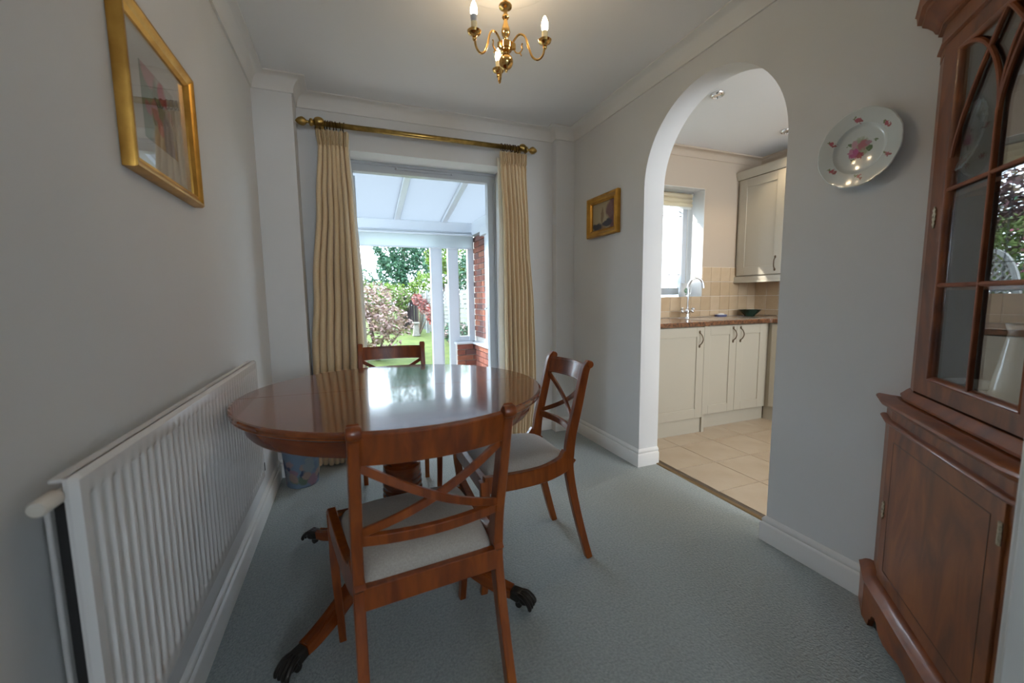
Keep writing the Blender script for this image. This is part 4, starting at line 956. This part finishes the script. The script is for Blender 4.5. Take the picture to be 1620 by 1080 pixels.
# upper part
CU = [(XR - .002, .772), (1.660, .735), (1.278, .353), (1.235, YF + .002)]
Lu = (Vector(CU[2]) - Vector(CU[1])).length
Mu = F((CU[1][0], CU[1][1], 0))
ring('waist_moulding', CU, [(-.04, .7725), (.016, .7725), (.022, .778), (.022, .784), (.016, .79), (.010, .798), (.002, .806), (-.04, .806)], M['cabtrim'])
for i in (0, 2):
    p, q = Vector(CU[i]), Vector(CU[i + 1]); dd = (q - p).normalized(); nn = Vector((dd.y, -dd.x))
    obj('side_panel', MB().prism([(p.x, p.y), (q.x, q.y), ((q - nn * .014).x, (q - nn * .014).y), ((p - nn * .014).x, (p - nn * .014).y)], .80, 1.86), M['cabtrim'], dc, smooth=False)
slab('upper_floor', CU, .79, .806, M['cabtrim'], -.004, smooth=False)
slab('upper_top', CU, 1.83, 1.86, M['cabtrim'], -.004, smooth=False)
M['cabback'] = mat('grey_backing_cloth', (.14, .14, .15), .9)
obj('back_lining', MB().box(XR - .012, XR - .004, YF + .004, .765, .806, 1.83).box(1.24, XR - .004, YF + .004, YF + .012, .806, 1.83), M['cabback'], dc, smooth=False)
ring('frieze', CU, [(-.03, 1.815), (.001, 1.815), (.001, 1.90), (-.03, 1.90)], M['cab'])
ring('frieze_bead', CU, [(-.01, 1.838), (.002, 1.838), (.009, 1.843), (.009, 1.848), (.002, 1.853), (-.01, 1.853)], M['cabtrim'])
ring('cornice', CU, [(-.04, 1.895), (.002, 1.895), (.010, 1.900), (.010, 1.908), (.016, 1.912), (.022, 1.925), (.034, 1.940), (.046, 1.950), (.048, 1.958), (.058, 1.964), (.060, 1.985), (.064, 1.99), (-.04, 1.99)], M['cabtrim'])
ud = obj('glazed_door_frame', (lambda mb: [mb.prism([(a[0], a[2]), (a[1], a[2]), (a[1], a[3]), (a[0], a[3])], -.018, .002, Mu) for a in rect_holes(.002, Lu - .002, .812, 1.832, [(.078, Lu - .078, .862, 1.792)])] and mb)(MB()), M['cab'], dc, smooth=False)
mb = MB()
for k, (o0, zz) in enumerate(((0, 0), (.006, -.003), (.012, -.008))):
    pass
pr_ = [(.0, .002), (.004, .004), (.008, .002), (.014, -.008), (.014, -.018), (0, -.018)]
mb.sweep([(.074, .858), (Lu - .074, .858), (Lu - .074, 1.796), (.074, 1.796)], pr_, closed=True, m=Mu)
obj('door_bead', mb, M['cabtrim'], ud)
M['bar'] = wood('glazing_bar_wood', (.28, .078, .017), (.20, .050, .011), (.11, .026, .007), .6, 0, (5, 5, 5), 2)
gx0, gx1 = .086, Lu - .086; gm = Lu / 2
def gbar(pts, nm='glazing_bar'):
    mb = MB(); P3 = [Mu @ Vector((a, b, -.004)) for a, b in pts]
    mb.bar(P3, .009, .012, n45 if False else tuple(e45), .4) if abs(pts[0][0] - pts[-1][0]) < 1e-3 else mb.tube(P3, .0062, 8, sq=tuple(n45))
    return obj(nm, mb, M['bar'], ud)
gbar([(gm, .862), (gm, 1.56)])
gbar([(gx0 - .006, 1.142), (gx1 + .006, 1.142)]); gbar([(gx0 - .006, 1.412), (gx1 + .006, 1.412)])
# intersecting gothic curves
def arcpts(f, n=16): return [f(k / n) for k in range(n + 1)]
z_s, z_t = 1.53, 1.792
q1 = lambda u: (lerp(gx0, gm, sin(u * pi / 2) ) , lerp(1.79, 1.56, 1 - cos(u * pi / 2)))
gbar(arcpts(lambda u: (lerp(gx0 - .004, gm, sin(u * pi / 2)), lerp(1.792, 1.555, 1 - cos(u * pi / 2)))))
gbar(arcpts(lambda u: (lerp(gx1 + .004, gm, sin(u * pi / 2)), lerp(1.792, 1.555, 1 - cos(u * pi / 2)))))
gbar(arcpts(lambda u: (lerp(gx0 - .004, gm - .0, u ** 1.15), lerp(1.50, 1.796, u ** .8))))
gbar(arcpts(lambda u: (lerp(gx1 + .004, gm + .0, u ** 1.15), lerp(1.50, 1.796, u ** .8))))
gbar(arcpts(lambda u: (lerp(gm, gm + .15, u ** 1.6), lerp(1.555, 1.796, u))))
gbar(arcpts(lambda u: (lerp(gm, gm - .15, u ** 1.6), lerp(1.555, 1.796, u))) ) if False else None
obj('door_glass', MB().prism([(.08, .864), (Lu - .08, .864), (Lu - .08, 1.79), (.08, 1.79)], -.012, -.009, Mu), M['cglass'], ud, smooth=False)
escut(.036, 1.345, Mu, ud)
slab('shelf', CU, 1.400, 1.412, M['cabtrim'], -.045, smooth=False)
slab('shelf', CU, 1.128, 1.140, M['cabtrim'], -.045, smooth=False)
# things inside the cabinet
gp = thing('glass_plate', 'cut glass plate propped upright on the top shelf of the corner cabinet', 'plate', tuple(Mu @ Vector((.088, 1.545, -.045))))
m = Mu @ Matrix.Translation((.092, 1.548, -.045)) @ Matrix.Rotation(-.12, 4, 'X')
M['cutglass'] = mat('cut_glass', (.24, .28, .30), .07, coat=1); M['cutglass'].node_tree.nodes['Principled BSDF'].inputs['Transmission Weight'].default_value = 0
obj('plate_body', MB().lathe([(.0001, 0), (.040, 0), (.048, .004), (.055, .012), (.084, .018), (.091, .022), (.088, .026), (.055, .019), (.046, .010), (.038, .006), (.0001, .006)], 72, m, lambda a, i: 1 + (.02 * cos(24 * a) if 3 < i < 8 else 0)), M['cutglass'], gp)
wd = thing('lidded_dish', 'pale ribbed china dish on the bottom shelf of the corner cabinet', 'dish', tuple(Mu @ Vector((.13, .806, -.09))))
obj('dish_body', MB().lathe([(.0001, 0), (.050, 0), (.056, .008), (.066, .052), (.074, .056), (.074, .062), (.062, .060), (.050, .012), (.0001, .01)], 48, Matrix.Translation(Mu @ Vector((.13, .806, -.09))), lambda a, i: 1 + (.012 * cos(24 * a) if 1 < i < 4 else 0)), M['white'], wd)
gb = thing('glass_bowl', 'small clear glass bowl on the bottom shelf of the corner cabinet', 'bowl', tuple(Mu @ Vector((.085, .806, -.052))))
obj('bowl_body', MB().lathe([(.0001, 0), (.020, 0), (.022, .01), (.040, .050), (.042, .056), (.038, .054), (.018, .014), (.0001, .012)], 36, Matrix.Translation(Mu @ Vector((.085, .806, -.052)))), M['cutglass'], gb)
vs_ = thing('vase', 'tall pale blue china vase on the bottom shelf of the corner cabinet', 'vase', tuple(Mu @ Vector((.205, .806, -.115))))
obj('vase_body', MB().lathe([(.0001, 0), (.046, 0), (.048, .01), (.040, .06), (.030, .12), (.021, .18), (.017, .21), (.024, .235), (.020, .236), (.0001, .20)], 32, Matrix.Translation(Mu @ Vector((.205, .806, -.115)))), M['white'], vs_)

# ------------------------------------------------------------------ garden
gr = tag(obj('lawn', MB().grid(lambda u, v: (lerp(-40, 45, u), lerp(5.62, 70, v), -.06 + .03 * sin(u * 60) * sin(v * 70)), 60, 60), M['grass']), 'green garden lawn beyond the conservatory doors', 'grass', kind='stuff')
tag(obj('side_lawn', MB().grid(lambda u, v: (lerp(1.85, 45, u), lerp(3.4, 5.62, v), -.06), 6, 4).grid(lambda u, v: (lerp(-40, -2.1, u), lerp(3.4, 5.62, v), -.06), 6, 4), M['grass']), 'grass strip beside the conservatory outside the kitchen window', 'grass', kind='stuff')
def foliage(name, mb_clusters, n, size, m, parent, ms2=None, frac=.3, droop=0):
    V_ = []; Fc = []; mi = []
    cl = mb_clusters; wt_ = [c[1][0] * c[1][1] * c[1][2] for c in cl]
    for k in range(n):
        c, r = random.choices(cl, wt_)[0]
        while True:
            d_ = Vector((random.gauss(0, 1), random.gauss(0, 1), random.gauss(0, 1)))
            if d_.length > .1: break
        d_.normalize(); q = random.uniform(.55, 1) ** .6 * (1 + .12 * sin(d_.x * 7 + d_.z * 5))
        p = Vector((c[0] + d_.x * r[0] * q, c[1] + d_.y * r[1] * q, c[2] + d_.z * r[2] * q))
        s = size * random.uniform(.6, 1.3); a = Vector((random.gauss(0, 1), random.gauss(0, 1), random.gauss(0, .6) - droop)).normalized(); b = a.cross(Vector((random.gauss(0, 1), random.gauss(0, 1), random.gauss(0, 1)))).normalized()
        o = len(V_); V_ += [tuple(p - a * s), tuple(p + b * s * .45), tuple(p + a * s), tuple(p - b * s * .45)]; Fc.append((o, o + 1, o + 2, o + 3)); mi.append(1 if random.random() < frac else 0)
    mb = MB(); mb.v = V_; mb.f = Fc
    o = obj(name, mb, [m, ms2 or m], parent, smooth=False, recalc=False); o['kind'] = 'stuff'
    o.data.polygons.foreach_set('material_index', mi)
    return o
def plant(name, label, cat, base, clusters, n, size, m, m2, frac=.3, trunk=.05, group=None, stems=3, droop=0):
    t = thing(name, label, cat, base, group=group)
    foliage('leaves', clusters, n, size, M[m], t, M[m2], frac, droop)
    mb = MB()
    for k in range(stems):
        c, r = random.choice(clusters); e = Vector(c) + Vector((random.uniform(-.3, .3) * r[0], random.uniform(-.3, .3) * r[1], 0)); b0 = Vector(base) + Vector((random.uniform(-.5, .5) * trunk, random.uniform(-.5, .5) * trunk, -.05))
        mid = (b0 * .5 + e * .5) + Vector((random.uniform(-.1, .1) * r[0], 0, 0)); mb.tube(smooth_pts([b0, mid, e], 4), [trunk * lerp(1, .3, i / 8) for i in range(9)], 6)
    obj('stems' if stems > 1 else 'trunk', mb, M['bark'], t)
    return t
plant('flowering_shrub', 'large loose pink and bronze shrub at the left of the lawn', 'shrub', (.45, 8.3, 0), [((.36, 8.3, 1.05), (.42, .5, .36)), ((.62, 8.2, .72), (.40, .5, .30)), ((.85, 8.1, .58), (.28, .4, .18)), ((.30, 8.2, .55), (.45, .5, .35)), ((.58, 7.9, .28), (.30, .3, .13)), ((-.4, 8.4, .8), (.7, .7, .7))], 5200, .042, 'lf_pink', 'lf_pale', .42, .03, stems=9)
plant('conifer', 'tall dark blue-green conifer behind the lawn', 'tree', (2.1, 19.5, 0), [((2.1, 19.5, 3.3), (1.15, 1.2, 1.4)), ((1.75, 19.0, 2.3), (.7, .8, .8)), ((2.7, 19.3, 2.9), (1.0, 1.0, 1.5)), ((1.4, 19.2, 1.7), (.5, .6, .6)), ((2.4, 19.5, 4.6), (1.0, 1.0, 1.1)), ((3.4, 19.4, 3.8), (.8, .8, 1.6))], 17000, .070, 'lf_con', 'lf_bush', .35, .14, stems=1, droop=.4)
plant('round_bush', 'dark green round tree far off at the left of the view', 'tree', (.75, 26, 0), [((.65, 26, 2.2), (.75, .8, .8)), ((1.2, 26, 1.5), (.7, .8, .8)), ((-.8, 26, 2.0), (1.0, .8, 1.2))], 5000, .08, 'lf_bush', 'lf_con', .5, .12, stems=2)
plant('pale_hedge', 'pale green flowering bushes in front of the conifer', 'bush', (1.2, 15.5, 0), [((.75, 15.5, 1.25), (.55, .5, .50)), ((1.6, 15.8, 1.1), (.55, .5, .45)), ((1.2, 15.6, .7), (.7, .5, .7)), ((-.4, 15.5, 1.1), (.8, .5, .8))], 5200, .06, 'lf_mid', 'lf_pale', .22, .05, stems=5)
plant('green_bush', 'bright green bush above the dark fence panel', 'bush', (2.15, 16.8, 0), [((2.0, 16.8, 1.25), (.45, .4, .35)), ((2.5, 16.8, 1.3), (.5, .4, .5)), ((1.6, 17.0, 1.2), (.6, .5, .55)), ((2.9, 17.0, 1.5), (.6, .5, .7))], 4200, .06, 'lf_mid', 'lf_yel', .35, .05, stems=3)
plant('lime_tree', 'bright lime-green leafy tree overhanging the white fence', 'tree', (2.9, 13.2, 0), [((2.62, 13.0, 2.30), (.42, .5, .55)), ((2.75, 13.1, 1.8), (.35, .5, .3)), ((3.3, 13.2, 2.4), (.7, .7, .8))], 4200, .06, 'lf_yel', 'lf_mid', .35, .05, stems=3)
plant('dark_hedge', 'dark green hedge beyond the white fence at the right', 'hedge', (4.0, 11.5, 0), [((3.7, 12.2, 1.8), (.7, 1.2, 1.0)), ((3.6, 10.8, 2.0), (.6, 1.0, .9)), ((3.9, 9.5, 2.0), (.9, 1.0, .9)), ((3.9, 11, .9), (.8, 2, .9)), ((3.3, 9.0, 1.7), (.5, 1.0, .8)), ((3.3, 12.8, 1.6), (.5, 1.2, .8))], 9000, .06, 'lf_bush', 'lf_con', .45, .07, stems=4)
plant('red_shrub', 'red and pink leaved climber at the corner of the fences', 'shrub', (2.12, 13.9, 0), [((2.04, 13.8, 1.08), (.17, .2, .19)), ((2.22, 13.7, .88), (.17, .2, .26)), ((2.34, 13.3, .60), (.10, .2, .30))], 800, .05, 'lf_red', 'lf_pale', .35, .03, stems=4)
plant('low_plants', 'low leafy plants at the foot of the white fence', 'plant', (2.3, 9.0, 0), [((2.28, 8.9, .30), (.14, .5, .28)), ((2.3, 10.2, .25), (.12, .6, .25))], 900, .045, 'lf_bush', 'lf_pale', .25, .01, stems=4)
# dark boarded gate panel
fg = thing('dark_fence_panel', 'dark stained boarded fence panel at the end of the lawn', 'fence', (2.1, 16, 0))
for k in range(8): obj('board', MB().box(1.72 + k * .09, 1.72 + k * .09 + .084, 15.98 + .006 * (k % 2), 16.0 + .006 * (k % 2), -.08, 1.12), M['fencedk'], fg, smooth=False)
obj('cap_rail', MB().box(1.70, 2.44, 15.96, 16.03, 1.12, 1.15), M['fencedk'], fg, smooth=False)
# white lapped fence down the right side of the lawn
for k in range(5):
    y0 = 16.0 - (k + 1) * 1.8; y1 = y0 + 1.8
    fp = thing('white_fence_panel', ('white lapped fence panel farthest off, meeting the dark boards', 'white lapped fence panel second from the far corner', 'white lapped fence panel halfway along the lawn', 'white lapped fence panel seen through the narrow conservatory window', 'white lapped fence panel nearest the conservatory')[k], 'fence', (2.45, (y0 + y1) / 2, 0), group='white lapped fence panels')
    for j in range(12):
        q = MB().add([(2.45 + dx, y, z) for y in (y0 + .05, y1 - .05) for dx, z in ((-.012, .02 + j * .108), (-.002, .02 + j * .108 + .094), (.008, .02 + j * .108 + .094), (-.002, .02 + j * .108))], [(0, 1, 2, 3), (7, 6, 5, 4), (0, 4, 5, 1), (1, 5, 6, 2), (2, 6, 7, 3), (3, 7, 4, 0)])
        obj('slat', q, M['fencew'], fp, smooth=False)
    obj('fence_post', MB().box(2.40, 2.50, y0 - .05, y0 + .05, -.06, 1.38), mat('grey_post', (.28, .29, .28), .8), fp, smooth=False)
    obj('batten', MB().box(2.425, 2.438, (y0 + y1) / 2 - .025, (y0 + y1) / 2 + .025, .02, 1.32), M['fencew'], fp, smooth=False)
bb = thing('bird_bath', 'small square stone pedestal standing on the lawn', 'pedestal', (1.92, 13.3, -.05))
obj('pedestal_top', MB().box(1.81, 2.03, 13.2, 13.42, .31, .365), M['stone'], bb, bevel=.01)
obj('pedestal_column', MB().add([(1.92 + sx * w, 13.31 + sy * w, z) for w, z in ((.095, -.03), (.065, .31)) for sx, sy in ((-1, -1), (1, -1), (1, 1), (-1, 1))], [(3, 2, 1, 0), (4, 5, 6, 7), (0, 1, 5, 4), (1, 2, 6, 5), (2, 3, 7, 6), (3, 0, 4, 7)]), M['stone'], bb, bevel=.006)
obj('pedestal_foot', MB().box(1.81, 2.03, 13.2, 13.42, -.07, -.02), M['stone'], bb, bevel=.006)
# outside the kitchen window (mirrored in the cabinet door)
tr = thing('garden_trellis', 'white arched garden trellis outside the kitchen window', 'trellis', (3.06, 5.0, 0))
TA, TB, TW = 2.86, 3.27, 5.0
arcp = [(TA, TW, 0)] + [((TA + TB) / 2 - (TB - TA) / 2 * cos(q), TW, 1.0 + .52 * sin(q)) for q in [pi * k / 16 for k in range(17)]] + [(TB, TW, 0)]
obj('trellis_frame', MB().bar(arcp, .05, .04, (0, 1, 0), .1), M['trel'], tr)
for s_ in (-1, 1):
    for k in range(-16, 22):
        pts = []
        for j in range(41):
            z = .5 + j * .028; x = TA + k * .055 + (z - .5) * s_ * .7 + (0 if s_ > 0 else .5)
            top = .98 + .52 * sqrt(max(0, 1 - ((x - (TA + TB) / 2) / ((TB - TA) / 2)) ** 2))
            if TA < x < TB and z < top: pts.append(Vector((x, TW + s_ * .008, z)))
        if len(pts) > 3: obj('lattice_strip', MB().bar([pts[0], pts[-1]], .016, .010, (1, 0, 0), .1), M['trel'], tr, smooth=False)
plant('rose_bush', 'pink rose bush outside the kitchen window', 'shrub', (3.5, 6.2, 0), [((3.3, 6.2, 1.55), (.35, .3, .45)), ((3.15, 6.1, 1.45), (.35, .3, .55)), ((3.6, 6.3, 1.0), (.4, .4, .7))], 3200, .035, 'lf_mid', 'lf_rose', .07, .02, stems=6)
plant('plum_tree', 'purple-leaved plum tree outside the kitchen window', 'tree', (3.6, 7.6, 0), [((3.5, 7.5, 2.3), (.9, .7, .45)), ((4.1, 7.6, 1.9), (.5, .5, .5))], 3200, .05, 'lf_plum', 'lf_pink', .25, .05, stems=3)
